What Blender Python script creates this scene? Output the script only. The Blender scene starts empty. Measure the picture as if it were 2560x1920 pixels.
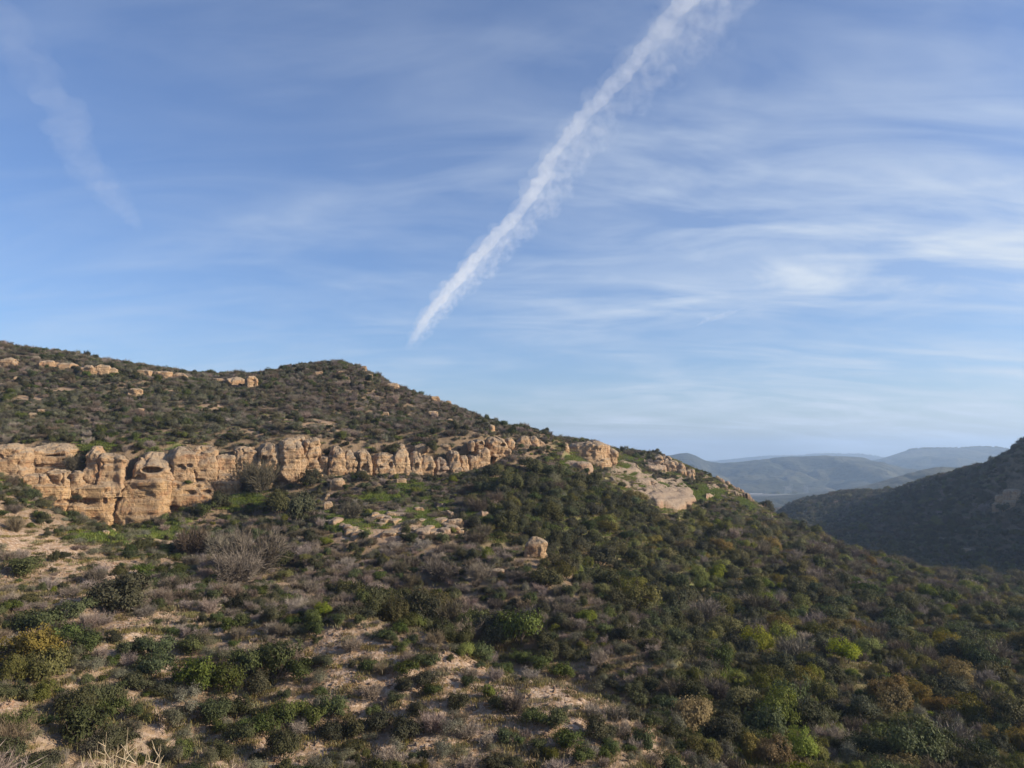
import bpy, math, random
import numpy as np
from mathutils import Vector, Matrix

# ----------------------------------------------------------------------------
# camera, world, sun, exposure
# ----------------------------------------------------------------------------
SC = bpy.context.scene
COL = SC.collection
F = 1932.0                      # focal length in pixels of the 2560 x 1920 photograph
HY = 1130.0                     # row of the true horizon
PITCH = math.atan((HY - 960.0) / F)
SUN_AZ, SUN_EL = math.radians(99.0), math.radians(23.0)

cd = bpy.data.cameras.new('camera')
cam = bpy.data.objects.new('camera', cd); COL.objects.link(cam)
cd.sensor_fit = 'HORIZONTAL'; cd.sensor_width = 36.0
cd.lens = 36.0 * F / 2560.0
cd.clip_start = 0.1; cd.clip_end = 300000.0
cam.rotation_euler = (math.pi / 2 + PITCH, 0, 0)
SC.camera = cam
SC.view_settings.view_transform = 'Standard'
SC.view_settings.look = 'None'
SC.view_settings.exposure = 0.56
SC.view_settings.gamma = 1.0
SC.cycles.volume_step_rate = 0.02
SC.cycles.volume_max_steps = 512
SC.cycles.max_bounces = 6
SC.cycles.volume_bounces = 3
SC.cycles.diffuse_bounces = 2
SC.cycles.transmission_bounces = 3

def N(nt, typ, **kw):
    n = nt.nodes.new(typ)
    for k, v in kw.items():
        setattr(n, k, v)
    return n
def L(nt, a, b): nt.links.new(a, b)
def ramp(nt, fac, stops, interp='LINEAR'):
    r = N(nt, 'ShaderNodeValToRGB'); r.color_ramp.interpolation = interp
    e = r.color_ramp.elements
    while len(e) < len(stops): e.new(0.5)
    for i, (p, c) in enumerate(stops):
        e[i].position = p
        e[i].color = (c, c, c, 1) if isinstance(c, (int, float)) else (c[0], c[1], c[2], 1)
    L(nt, fac, r.inputs[0]); return r.outputs[0]
def math_(nt, op, a, b=None, clamp=False):
    m = N(nt, 'ShaderNodeMath', operation=op, use_clamp=clamp)
    for i, v in enumerate((a, b)):
        if v is None: continue
        if isinstance(v, (int, float)): m.inputs[i].default_value = v
        else: L(nt, v, m.inputs[i])
    return m.outputs[0]
def mixc(nt, fac, a, b, mode='MIX'):
    m = N(nt, 'ShaderNodeMix', data_type='RGBA', blend_type=mode)
    for s, v in ((0, fac), (6, a), (7, b)):
        if isinstance(v, (int, float)): m.inputs[s].default_value = v
        elif isinstance(v, tuple): m.inputs[s].default_value = (v[0], v[1], v[2], 1)
        else: L(nt, v, m.inputs[s])
    return m.outputs[2]
def noise(nt, vec, scale, detail=4, rough=0.55, dist=0.0):
    n = N(nt, 'ShaderNodeTexNoise')
    n.inputs['Scale'].default_value = scale; n.inputs['Detail'].default_value = detail
    n.inputs['Roughness'].default_value = rough; n.inputs['Distortion'].default_value = dist
    if vec is not None: L(nt, vec, n.inputs['Vector'])
    return n.outputs[0]
def mapping(nt, vec, scale=(1, 1, 1), rot=(0, 0, 0), loc=(0, 0, 0)):
    m = N(nt, 'ShaderNodeMapping')
    m.inputs['Scale'].default_value = scale; m.inputs['Rotation'].default_value = rot
    m.inputs['Location'].default_value = loc
    L(nt, vec, m.inputs['Vector']); return m.outputs[0]

world = bpy.data.worlds.new('World'); SC.world = world; world.use_nodes = True
wt = world.node_tree; wt.nodes.clear()
sky = N(wt, 'ShaderNodeTexSky', sky_type='NISHITA', sun_disc=False)
sky.sun_elevation = SUN_EL; sky.sun_rotation = SUN_AZ
sky.altitude = 200; sky.air_density = 1.0; sky.dust_density = 1.0; sky.ozone_density = 4.0
bg = N(wt, 'ShaderNodeBackground'); bg.inputs[1].default_value = 0.10
L(wt, mixc(wt, 1.0, sky.outputs[0], (0.87, 0.93, 1.10), 'MULTIPLY'), bg.inputs[0])
# high thin cirrus: two sheets of drawn-out wisps on a flat layer overhead
tc = N(wt, 'ShaderNodeTexCoord')
sep = N(wt, 'ShaderNodeSeparateXYZ'); L(wt, tc.outputs['Generated'], sep.inputs[0])
zz = math_(wt, 'ADD', math_(wt, 'MAXIMUM', sep.outputs[2], 0.0), 0.20)
comb = N(wt, 'ShaderNodeCombineXYZ')
L(wt, math_(wt, 'DIVIDE', sep.outputs[0], zz), comb.inputs[0])
L(wt, math_(wt, 'DIVIDE', sep.outputs[1], zz), comb.inputs[1])
lay = comb.outputs[0]
fib = noise(wt, mapping(wt, lay, (0.75, 1.9, 1), (0, 0, 0.42)), 1.6, 7, 0.54, 1.4)
fib2 = noise(wt, mapping(wt, lay, (0.9, 2.1, 1), (0, 0, -0.62), (3, 1, 0)), 1.5, 7, 0.53, 1.5)
big = noise(wt, mapping(wt, lay, (0.6, 0.9, 1), (0, 0, 0.2), (5.2, 0.4, 0)), 1.2, 4, 0.55, 0.5)
a1 = ramp(wt, fib, [(0.40, 0.0), (0.85, 0.8)])
a2 = ramp(wt, fib2, [(0.44, 0.0), (0.88, 0.8)])
sunny = math_(wt, 'ADD', math_(wt, 'MULTIPLY', sep.outputs[0], 0.75), 0.62, True)   # thicker veil towards the sun's side
cov = math_(wt, 'MULTIPLY', ramp(wt, big, [(0.30, 0.25), (0.62, 1.0)]), sunny)
lowz = ramp(wt, sep.outputs[2], [(0.0, 1.0), (0.22, 0.85), (0.40, 0.42), (0.65, 0.25)])
alpha = math_(wt, 'MULTIPLY', math_(wt, 'MULTIPLY', math_(wt, 'ADD', a1, a2), cov), lowz)
alpha = math_(wt, 'MULTIPLY', alpha, 1.3)
veil = math_(wt, 'MULTIPLY', math_(wt, 'MULTIPLY', cov, lowz), 0.30)
alpha = math_(wt, 'ADD', alpha, math_(wt, 'ADD', veil, 0.02), True)
cbg = N(wt, 'ShaderNodeBackground'); cbg.inputs[0].default_value = (0.76, 0.86, 1.0, 1); cbg.inputs[1].default_value = 0.60
mixs = N(wt, 'ShaderNodeMixShader'); L(wt, alpha, mixs.inputs[0]); L(wt, bg.outputs[0], mixs.inputs[1]); L(wt, cbg.outputs[0], mixs.inputs[2])
wo = N(wt, 'ShaderNodeOutputWorld'); L(wt, mixs.outputs[0], wo.inputs[0])

sd = bpy.data.lights.new('sun', 'SUN'); sd.energy = 5.0; sd.angle = math.radians(0.5); sd.color = (1.0, 0.89, 0.72)
sun = bpy.data.objects.new('sun', sd); COL.objects.link(sun)
SDIR = Vector((math.sin(SUN_AZ) * math.cos(SUN_EL), math.cos(SUN_AZ) * math.cos(SUN_EL), math.sin(SUN_EL)))
sun.rotation_euler = SDIR.to_track_quat('Z', 'Y').to_euler(); sun.location = SDIR * 300

# ----------------------------------------------------------------------------
# helpers
# ----------------------------------------------------------------------------
rng = np.random.default_rng(7)
random.seed(7)
CP, SP = math.cos(PITCH), math.sin(PITCH)
def pdir(px, py):
    xc = (px - 1280.0) / F; yc = (960.0 - py) / F
    return np.array([xc, CP - yc * SP, SP + yc * CP])
def P(px, py, Y):               # the point seen at that pixel of the photograph, Y metres ahead
    d = pdir(px, py); return d * (Y / d[1])
def proj(p):
    p = np.asarray(p, float)
    depth = p[..., 1] * CP + p[..., 2] * SP
    depth = np.where(depth < 0.05, 0.05, depth)
    up = -p[..., 1] * SP + p[..., 2] * CP
    return 1280 + F * p[..., 0] / depth, 960 - F * up / depth, depth

def _h(ix, iy, iz, seed):
    n = (ix.astype(np.int64) * 374761393 + iy.astype(np.int64) * 668265263 + iz.astype(np.int64) * 2147483647 + seed * 974711) & 0xffffffff
    n = ((n ^ (n >> 13)) * 1274126177) & 0xffffffff
    n = ((n ^ (n >> 16)) * 2246822519) & 0xffffffff
    return ((n ^ (n >> 15)) & 0xffffff) / 8388607.5 - 1.0
def vn(p, seed=0):
    p = np.asarray(p, float); i = np.floor(p).astype(np.int64); f = p - i
    u = f * f * f * (f * (f * 6 - 15) + 10)
    r = 0
    for dx in (0, 1):
        wx = u[:, 0] if dx else 1 - u[:, 0]
        for dy in (0, 1):
            wy = u[:, 1] if dy else 1 - u[:, 1]
            for dz in (0, 1):
                wz = u[:, 2] if dz else 1 - u[:, 2]
                r = r + wx * wy * wz * _h(i[:, 0] + dx, i[:, 1] + dy, i[:, 2] + dz, seed)
    return r
def fbm(p, octaves=4, seed=0, gain=0.5):
    r = 0; a = 1.0; q = np.asarray(p, float)
    for k in range(octaves):
        r = r + a * vn(q, seed + k * 17); q = q * 2.03 + 5.1; a *= gain
    return r
def xy0(x, y): return np.stack([x, y, np.zeros_like(x)], 1)
def sstep(a, b, x):
    t = np.clip((x - a) / (b - a), 0, 1); return t * t * (3 - 2 * t)

def mesh_np(name, V, Fc, smooth=True):
    me = bpy.data.meshes.new(name)
    V = np.asarray(V, np.float32); Fc = np.asarray(Fc, np.int32)
    me.vertices.add(len(V)); me.vertices.foreach_set('co', V.ravel())
    k = Fc.shape[1]
    me.loops.add(Fc.size); me.loops.foreach_set('vertex_index', Fc.ravel())
    me.polygons.add(len(Fc))
    me.polygons.foreach_set('loop_start', np.arange(0, Fc.size, k, dtype=np.int32))
    me.polygons.foreach_set('loop_total', np.full(len(Fc), k, np.int32))
    me.polygons.foreach_set('use_smooth', np.full(len(Fc), smooth, bool))
    me.update(calc_edges=True); me.validate()
    return me
def grid_faces(nr, nc, wrap=False):
    m = nc if wrap else nc - 1
    r, c = np.meshgrid(np.arange(nr - 1), np.arange(m), indexing='ij')
    c1 = (c + 1) % nc
    return np.stack([r * nc + c, r * nc + c1, (r + 1) * nc + c1, (r + 1) * nc + c], -1).reshape(-1, 4)
def obj(name, me, mat=None, parent=None):
    o = bpy.data.objects.new(name, me); COL.objects.link(o)
    if mat is not None and me is not None and len(me.materials) == 0: me.materials.append(mat)
    if parent is not None: o.parent = parent
    return o
def empty(name, loc, rz=0.0):
    o = bpy.data.objects.new(name, None); COL.objects.link(o)
    o.location = loc; o.rotation_euler = (0, 0, rz); o.empty_display_size = 0.5
    return o
def tag(o, label=None, cat=None, group=None, kind=None):
    if label: o['label'] = label
    if cat: o['category'] = cat
    if group: o['group'] = group
    if kind: o['kind'] = kind
    return o

# ----------------------------------------------------------------------------
# terrain heights: a smooth surface through surveyed points, plus relief
# ----------------------------------------------------------------------------
CTL = []
def c(px, py, Y): CTL.append(P(px, py, Y))
def w(x, y, z): CTL.append(np.array([x, y, z], float))
# the ledge the photograph was taken from, and the gully in front of it
for a in ((0, 0, -1.7), (-3, 3, -1.8), (3, 2, -2.0), (0, 5, -3.6), (-6, 9, -4.1), (-11, 11, -4.6), (5, 8, -6), (0, 12, -7.5), (8, 14, -9),
          (-12, 22, -10.8), (0, 25, -13.6), (14, 25, -15.5), (-30, 20, -6), (0, -40, 3), (60, -40, -8), (-60, 0, 4), (-70, 45, 0),
          (45, 15, -17), (60, 45, -20), (-120, 60, 8), (-120, -60, 10), (80, -100, -5), (-40, -120, 10)): w(*a)
# bottom of the stony foreground slope and its crest
for a in ((50, 1790, 36), (300, 1890, 36), (600, 1925, 37), (900, 1925, 38), (1200, 1925, 38), (1500, 1925, 39), (1750, 1925, 42), (2050, 1925, 46), (2500, 1925, 48),
          (0, 1600, 45), (300, 1650, 45), (600, 1700, 45), (900, 1740, 44), (1200, 1770, 43.5), (1500, 1800, 43),
          (0, 1450, 60), (300, 1500, 55), (600, 1550, 54), (850, 1532, 55), (1100, 1600, 51), (1300, 1672, 48), (1550, 1745, 46.5), (1700, 1850, 44),
          (-90, 1150, 80), (-40, 1185, 80), (0, 1210, 80), (45, 1250, 79), (95, 1268, 78.5), (150, 1298, 78.5), (270, 1343, 80), (450, 1400, 78)): c(*a)
# ravine behind that crest, then the second spur with grey brush
for a in ((900, 1590, 61), (1100, 1655, 58.5), (1350, 1735, 54), (1550, 1800, 52), (800, 1470, 72), (1000, 1500, 72), (1300, 1540, 68), (1500, 1580, 64), (1650, 1650, 59),
          (700, 1385, 84), (950, 1420, 80), (1200, 1420, 78), (1340, 1402, 80), (1480, 1490, 74)): c(*a)
# ground below the cliff
for a in ((150, 1292, 97), (300, 1312, 102), (450, 1290, 106), (600, 1240, 114), (720, 1228, 115), (880, 1196, 119), (1000, 1196, 122), (1140, 1196, 124), (1210, 1172, 128),
          (1300, 1142, 135), (1400, 1150, 140), (500, 1345, 92), (750, 1300, 98), (900, 1300, 95), (1000, 1345, 90), (1000, 1270, 106), (1140, 1320, 96), (1200, 1260, 110), (1400, 1240, 118), (1300, 1330, 98)): c(*a)
# cliff top
for a in ((-60, 1112, 107), (60, 1108, 110), (270, 1106, 114), (450, 1112, 117.5), (600, 1104, 121), (730, 1086, 124), (880, 1112, 126), (1000, 1112, 129), (1140, 1124, 131), (1210, 1094, 135), (1300, 1093, 142), (1400, 1104, 150)): c(*a)
# upper hillside and its skyline
for a in ((0, 1040, 126), (300, 1070, 122), (300, 1000, 139), (600, 1040, 136), (600, 985, 150), (850, 1040, 142), (850, 985, 156), (1000, 1050, 148), (1150, 1070, 154), (100, 930, 154), (300, 932, 155), (620, 965, 160),
          (-150, 845, 165), (0, 880, 164), (150, 897, 166), (300, 915, 169), (450, 934, 173), (580, 945, 177), (660, 938, 177), (760, 918, 176), (850, 912, 176), (900, 919, 176), (950, 948, 177), (1000, 978, 178), (1100, 1012, 180), (1200, 1052, 183), (1300, 1088, 187), (1450, 1106, 194), (1560, 1132, 199), (1640, 1141, 202),
          (1700, 1170, 203), (1800, 1222, 200), (1900, 1276, 194), (1960, 1308, 188)): c(*a)
# its back side, falling away
for px, z in ((-150, 14), (0, 12), (300, 9), (600, 8), (850, 8), (1100, -4), (1400, -14), (1650, -24), (1850, -36)):
    q = P(px, HY, 232); w(q[0], q[1], z)
for a in ((-150, 330, -25), (0, 330, -35), (100, 330, -50), (-300, 200, 10), (-300, 420, -60), (0, 520, -98), (150, 520, -80), (0, 720, -110), (180, 720, -95), (-300, 800, -110), (-120, 130, 12)): w(*a)
# the flank with slab outcrops and the wide scrub slope below it
for a in ((1420, 1140, 152), (1530, 1150, 165), (1540, 1205, 150), (1640, 1195, 172), (1600, 1236, 142), (1700, 1280, 142), (1735, 1255, 158), (1800, 1255, 168), (1860, 1300, 160),
          (1450, 1300, 112), (1650, 1350, 118), (1550, 1400, 103), (1800, 1400, 115), (2000, 1378, 145), (2000, 1450, 110), (1480, 1470, 92), (1560, 1510, 86), (1680, 1580, 77), (1380, 1330, 104), (1900, 1600, 78), (1700, 1620, 68), (1800, 1720, 60), (1950, 1800, 54),
          (2100, 1390, 158), (2250, 1442, 143), (2400, 1496, 127), (2560, 1524, 115), (2250, 1530, 102), (2300, 1650, 80), (2560, 1618, 88), (2500, 1750, 66), (2300, 1800, 60), (2700, 1592, 98)): c(*a)
# oak flat in the valley and the shaded hill
for a in ((2250, 1446, 240), (2560, 1462, 228), (2300, 1408, 290), (2560, 1384, 292), (2150, 1388, 320), (2050, 1345, 380), (1980, 1312, 450), (1930, 1300, 520),
          (2560, 1122, 318), (2480, 1165, 350), (2400, 1198, 385), (2330, 1206, 420), (2250, 1223, 470), (2150, 1239, 540), (2080, 1246, 600), (1990, 1260, 690), (1930, 1280, 740),
          (2400, 1270, 335), (2400, 1368, 305), (2560, 1260, 304), (2200, 1305, 420), (2100, 1300, 470), (2000, 1290, 570), (2560, 1160, 400), (2620, 1098, 316), (2560, 1180, 540), (2480, 1195, 440), (2500, 1150, 345), (2400, 1225, 480), (2200, 1231, 505), (2290, 1214, 445), (2115, 1243, 570), (2040, 1252, 645)): c(*a)
for a in ((262, 300, 22), (335, 270, 46), (430, 380, 44), (560, 500, 52), (720, 700, 60), (250, 200, 14), (210, 120, -4), (150, 60, -18), (450, 250, 65), (600, 450, 70), (700, 800, 60), (450, 0, 20), (300, -80, 0),
          (330, 570, -45), (320, 650, -52), (240, 720, -68), (330, 800, -72)): w(*a)
CTL = np.array(CTL)
def tps_fit(C, lam=0.02):
    X = C[:, :2] / 100.0; n = len(X)
    d2 = ((X[:, None] - X[None]) ** 2).sum(-1)
    K = np.where(d2 > 0, d2 * np.log(np.maximum(d2, 1e-12)) * 0.5, 0) + lam * 0.001 * np.eye(n)
    Pm = np.c_[np.ones(n), X]
    A = np.block([[K, Pm], [Pm.T, np.zeros((3, 3))]])
    return X, np.linalg.solve(A, np.r_[C[:, 2], np.zeros(3)])
TX, TW = tps_fit(CTL)
def height0(x, y):
    x = np.asarray(x, float).ravel(); y = np.asarray(y, float).ravel(); out = np.empty_like(x)
    for s in range(0, len(x), 20000):
        q = np.c_[x[s:s + 20000], y[s:s + 20000]] / 100.0
        d2 = ((q[:, None] - TX[None]) ** 2).sum(-1)
        K = d2 * np.log(np.maximum(d2, 1e-12)) * 0.5
        out[s:s + 20000] = K @ TW[:-3] + TW[-3] + q @ TW[-2:]
    return out
def relief(x, y):
    r = np.hypot(x, y)
    z = fbm(xy0(x / 11, y / 11), 3, 3) * 0.45 + fbm(xy0(x / 2.6, y / 2.6), 3, 9) * 0.16
    # rills running down the stony slopes
    rill = 1 - np.abs(vn(xy0(x / 2.2 + 0.3 * vn(xy0(x / 5, y / 5), 4), y / 9.0), 21))
    z -= 0.30 * rill ** 3 * sstep(34, 38, r) * sstep(66, 52, r)
    z *= sstep(3, 12, r)
    far = sstep(220, 330, r)
    z += far * (fbm(xy0(x / 45, y / 45), 4, 31) * 1.5)
    return z
CLX = [-400, 0, 150, 300, 450, 600, 720, 880, 1000, 1140, 1210, 1300, 1400, 1540]
CLY = [95, 102.5, 105.5, 108.5, 112, 115.5, 118, 121.2, 124, 127.5, 131, 138, 143, 156]
def cut(x, y, z):               # the step of the cliff: the ground stays low right up to the foot of the wall
    p = 1280 + F * x / np.maximum(y, 1.0)
    yc = np.interp(p, CLX, CLY)
    pyb = np.interp(p, [-400, 0, 200, 300, 450, 520, 600, 720, 880, 1140, 1210, 1270], [1300, 1302, 1312, 1320, 1292, 1262, 1236, 1218, 1196, 1196, 1172, 1156])
    cap = (HY - pyb) / F * np.minimum(y, yc + 1) - 0.3
    wgt = sstep(88, 94, y) * (1 - sstep(yc + 2.0, yc + 5.5, y)) * sstep(1300, 1240, p) * (x > -140)
    return np.where(z > cap, z + (cap - z) * wgt, z)
def height(x, y):
    x = np.asarray(x, float).ravel(); y = np.asarray(y, float).ravel()
    return cut(x, y, height0(x, y)) + relief(x, y)
RR = np.r_[0.02, np.geomspace(1.2, 30, 45), np.geomspace(30.5, 215, 350), np.geomspace(218, 820, 100)]
AZ = np.r_[np.radians(np.linspace(-48, 48, 490)), np.radians(np.linspace(52, 308, 60))]
gr, ga = np.meshgrid(RR, AZ, indexing='ij')
GX = gr * np.sin(ga); GY = gr * np.cos(ga)
GZ = height(GX, GY).reshape(GX.shape)
HZ = np.maximum.accumulate(GZ[:, :490] / RR[:, None], axis=0)   # running skyline per azimuth, to see what is hidden
def hmap(x, y):                 # bilinear height from the grid, dense sector only
    r = np.hypot(x, y); a = np.degrees(np.arctan2(x, y))
    ri = np.interp(r, RR, np.arange(len(RR))); ai = np.clip((a + 48) / 96 * 489, 0, 488.999)
    i = np.minimum(ri.astype(int), len(RR) - 2); j = ai.astype(int); u = ri - i; v = ai - j
    return (GZ[i, j] * (1 - u) * (1 - v) + GZ[i + 1, j] * u * (1 - v) + GZ[i, j + 1] * (1 - u) * v + GZ[i + 1, j + 1] * u * v)
def hidden(x, y, ztop):
    r = np.hypot(x, y); a = np.degrees(np.arctan2(x, y))
    i = np.clip(np.searchsorted(RR, r) - 3, 0, len(RR) - 1); j = np.clip(np.round((a + 48) / 96 * 489).astype(int), 0, 489)
    return ztop / r < HZ[i, j]
def hit(px, py, rmin=15.0):     # where the line of sight meets the ground
    d = pdir(px, py); a = math.degrees(math.atan2(d[0], d[1])); t = d[2] / math.hypot(d[0], d[1])
    j = int(np.clip(round((a + 48) / 96 * 489), 0, 489))
    rel = GZ[:, j] / RR
    k = np.where((rel >= t) & (RR > rmin))[0]
    i = k[0] if len(k) else int(np.argmax(np.where(RR > rmin, rel, -9)))
    r0, r1 = RR[i - 1], RR[i]; e0, e1 = rel[i - 1] - t, rel[i] - t
    r = r0 + (r1 - r0) * (0 - e0) / (e1 - e0) if len(k) and e1 > e0 and e0 < 0 else r1
    x, y = r * math.sin(math.radians(a)), r * math.cos(math.radians(a))
    return np.array([x, y, float(hmap(np.array([x]), np.array([y]))[0])])

# zones told apart by what part of the place they are
def ell(px, py, cx, cy, rx, ry, rot=0.0):
    dx, dy = px - cx, py - cy; cr, sr = math.cos(rot), math.sin(rot)
    return ((dx * cr + dy * sr) / rx) ** 2 + ((-dx * sr + dy * cr) / ry) ** 2
BARE = [(960, 1325, 110, 30, 0), (1080, 1325, 90, 20, 0), (860, 1330, 60, 26, 0.6), (1690, 1290, 90, 12, 0.3), (1560, 1225, 60, 10, 0.5), (1180, 1690, 210, 36, 0.32), (1320, 1790, 160, 30, 0.3), (960, 1720, 120, 30, 0.1), (200, 1440, 170, 36, 0.1), (330, 1590, 110, 24, -0.2), (800, 1640, 90, 24, 0.2), (150, 1480, 190, 32, -0.05), (90, 1370, 120, 30, 0.2), (380, 1560, 150, 28, -0.2), (250, 1420, 110, 22, 0.1), (520, 1560, 70, 22, 0), (450, 1660, 40, 30, 0), (380, 1770, 80, 25, 0.1),
        (560, 1830, 160, 40, 0), (620, 1890, 130, 50, 0), (900, 1620, 120, 28, 0.3), (1100, 1660, 130, 20, 0.35), (960, 1780, 130, 35, -0.1), (1200, 1740, 110, 34, 0.3), (1420, 1760, 60, 60, 0.9), (1380, 1730, 50, 40, 0.8), (1530, 1770, 50, 25, 0.3),
        (1060, 1700, 170, 30, 0.2), (1250, 1820, 130, 30, 0.2), (870, 1700, 60, 40, 0), (1000, 1870, 200, 25, 0), (700, 1760, 60, 25, 0), (30, 1780, 60, 35, 0), (100, 1730, 90, 20, 0), (20, 1480, 60, 25, 0),
        (690, 1045, 60, 14, 0), (800, 1062, 60, 12, 0.2), (540, 1020, 50, 10, 0), (160, 975, 30, 8, 0), (420, 980, 25, 8, 0), (650, 1080, 30, 8, 0), (60, 1000, 50, 10, 0),
        (720, 1150, 60, 12, 0), (430, 1345, 60, 14, 0), (2150, 1440, 120, 12, 0.3), (2350, 1490, 110, 12, 0.3), (2120, 1850, 60, 18, 0.3), (1960, 1790, 90, 14, 0), (1400, 1585, 60, 10, 0.1), (700, 1470, 70, 14, 0.4), (960, 1430, 50, 12, 0.2),
        (1500, 1150, 60, 10, 0)]
GRASS = [(400, 1325, 75, 32, 0), (330, 1320, 60, 18, 0), (600, 1253, 80, 16, 0), (240, 1118, 45, 14, 0), (375, 1125, 22, 24, 0), (440, 1116, 30, 10, 0), (830, 1300, 60, 16, 0.5), (870, 1320, 50, 14, 0.5),
         (960, 1300, 40, 22, 0), (1050, 1290, 60, 24, 0.3), (1100, 1262, 60, 14, 0.3), (960, 1245, 70, 12, 0), (1030, 1220, 50, 10, 0), (1190, 1290, 40, 16, 0.3), (1590, 1190, 40, 14, 0.3), (1570, 1172, 40, 10, 0), (1640, 1215, 40, 12, 0), (1700, 1215, 40, 14, 0.4),
         (1770, 1230, 40, 18, 0.2), (1740, 1240, 30, 14, 0), (1440, 1158, 60, 8, 0), (1860, 1262, 30, 14, 0.4), (1590, 1150, 40, 10, 0), (250, 1345, 60, 12, 0)]
WOOD = [(1460, 1400, 190, 62, 0.55), (1330, 1255, 120, 46, 0.4), (1610, 1500, 170, 50, 0.5), (1060, 1560, 190, 34, 0.32), (1330, 1640, 130, 30, 0.35), (1560, 1300, 150, 30, 0.35), (1260, 1330, 60, 40, 0.5), (1740, 1600, 110, 40, 0.4)]
def blobs(px, py, lst):
    r = np.zeros_like(px)
    for e in lst: r = np.maximum(r, np.clip(1.6 - ell(px, py, *e) * 0.9, 0, 1))
    return r
def zone(px, py, y):
    """0 stony foreground, 1 ravine and second spur, 2 below the cliff, 3 above the cliff, 4 wide scrub slope, 5 flank with slabs, 6 valley oaks, 7 shaded hill"""
    crest = np.interp(px, [0, 45, 95, 150, 270, 450, 600, 850, 1100, 1300, 1550, 1700, 1760], [1210, 1250, 1268, 1298, 1340, 1400, 1470, 1530, 1600, 1672, 1745, 1850, 1960])
    cliff = np.interp(px, [0, 270, 600, 900, 1150, 1300, 1450], [1180, 1190, 1160, 1150, 1150, 1110, 1110])
    z = np.full(px.shape, 2)
    z[(px > 1180) & (py > np.interp(px, [1180, 1400, 1500, 1700, 1960], [1200, 1180, 1220, 1285, 1320]))] = 4
    z[(px > 1380) & (py <= np.interp(px, [1180, 1400, 1500, 1700, 1960], [1200, 1180, 1220, 1285, 1320]))] = 5
    edge2 = np.interp(py, [1380, 1480, 1560, 1700, 1920], [1350, 1500, 1640, 1700, 1740])
    z[(py > 1380) & (px < edge2)] = 1
    z[(py > crest) & (px < 1760)] = 0
    z[(py < cliff) & (px < 1380)] = 3
    z[(y > 186) & (px > 1900)] = 6
    z[(y > 325) & (px > 1850)] = 7
    z[((y > 285) & (px > 2240) & (py < 1372))] = 7
    return z

# ----------------------------------------------------------------------------
# materials
# ----------------------------------------------------------------------------
def newmat(name):
    m = bpy.data.materials.new(name); m.use_nodes = True; nt = m.node_tree; nt.nodes.clear()
    out = N(nt, 'ShaderNodeOutputMaterial'); b = N(nt, 'ShaderNodeBsdfPrincipled')
    b.inputs['Roughness'].default_value = 0.9
    b.inputs['Specular IOR Level'].default_value = 0.15
    L(nt, b.outputs[0], out.inputs[0])
    return m, nt, b, out
def bump(nt, b, h, strength, dist):
    n = N(nt, 'ShaderNodeBump'); n.inputs['Strength'].default_value = strength; n.inputs['Distance'].default_value = dist
    L(nt, h, n.inputs['Height']); L(nt, n.outputs[0], b.inputs['Normal'])

def mat_ground():
    m, nt, b, out = newmat('soil')
    t = N(nt, 'ShaderNodeTexCoord').outputs['Object']
    at = N(nt, 'ShaderNodeAttribute', attribute_name='cover'); s = N(nt, 'ShaderNodeSeparateColor'); L(nt, at.outputs[0], s.inputs[0])
    n1 = noise(nt, t, 0.12, 5, 0.6); n2 = noise(nt, t, 1.1, 5, 0.65); n3 = noise(nt, t, 6.0, 3, 0.6)
    soil = mixc(nt, ramp(nt, n1, [(0.35, 0), (0.65, 1)]), (0.275, 0.172, 0.092), (0.355, 0.235, 0.14))
    soil = mixc(nt, ramp(nt, n2, [(0.40, 0), (0.68, 0.8)]), soil, (0.295, 0.21, 0.14))
    vor = N(nt, 'ShaderNodeTexVoronoi'); vor.inputs['Scale'].default_value = 4.5; L(nt, t, vor.inputs['Vector'])
    vs = N(nt, 'ShaderNodeSeparateColor'); L(nt, vor.outputs['Color'], vs.inputs[0])
    soil = mixc(nt, math_(nt, 'MULTIPLY', ramp(nt, vs.outputs[0], [(0.55, 0), (0.62, 1)]), math_(nt, 'MULTIPLY', s.outputs[1], 0.8)), soil, (0.47, 0.35, 0.255))
    soil = mixc(nt, math_(nt, 'MULTIPLY', ramp(nt, vs.outputs[1], [(0.70, 0), (0.75, 1)]), math_(nt, 'MULTIPLY', s.outputs[1], 0.6)), soil, (0.30, 0.21, 0.16))
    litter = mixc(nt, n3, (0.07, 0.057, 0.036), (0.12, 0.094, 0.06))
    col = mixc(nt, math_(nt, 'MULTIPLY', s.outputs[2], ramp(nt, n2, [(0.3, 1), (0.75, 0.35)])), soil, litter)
    gcol = mixc(nt, n3, (0.11, 0.17, 0.025), (0.19, 0.25, 0.05))
    col = mixc(nt, math_(nt, 'MULTIPLY', s.outputs[0], ramp(nt, n2, [(0.35, 0.25), (0.6, 1)])), col, gcol)
    L(nt, col, b.inputs['Base Color'])
    hh = math_(nt, 'ADD', math_(nt, 'MULTIPLY', n2, 0.7), math_(nt, 'ADD', math_(nt, 'MULTIPLY', n3, 0.25), math_(nt, 'MULTIPLY', vor.outputs['Distance'], -0.12)))
    bump(nt, b, hh, 0.8, 0.35)
    return m
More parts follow.
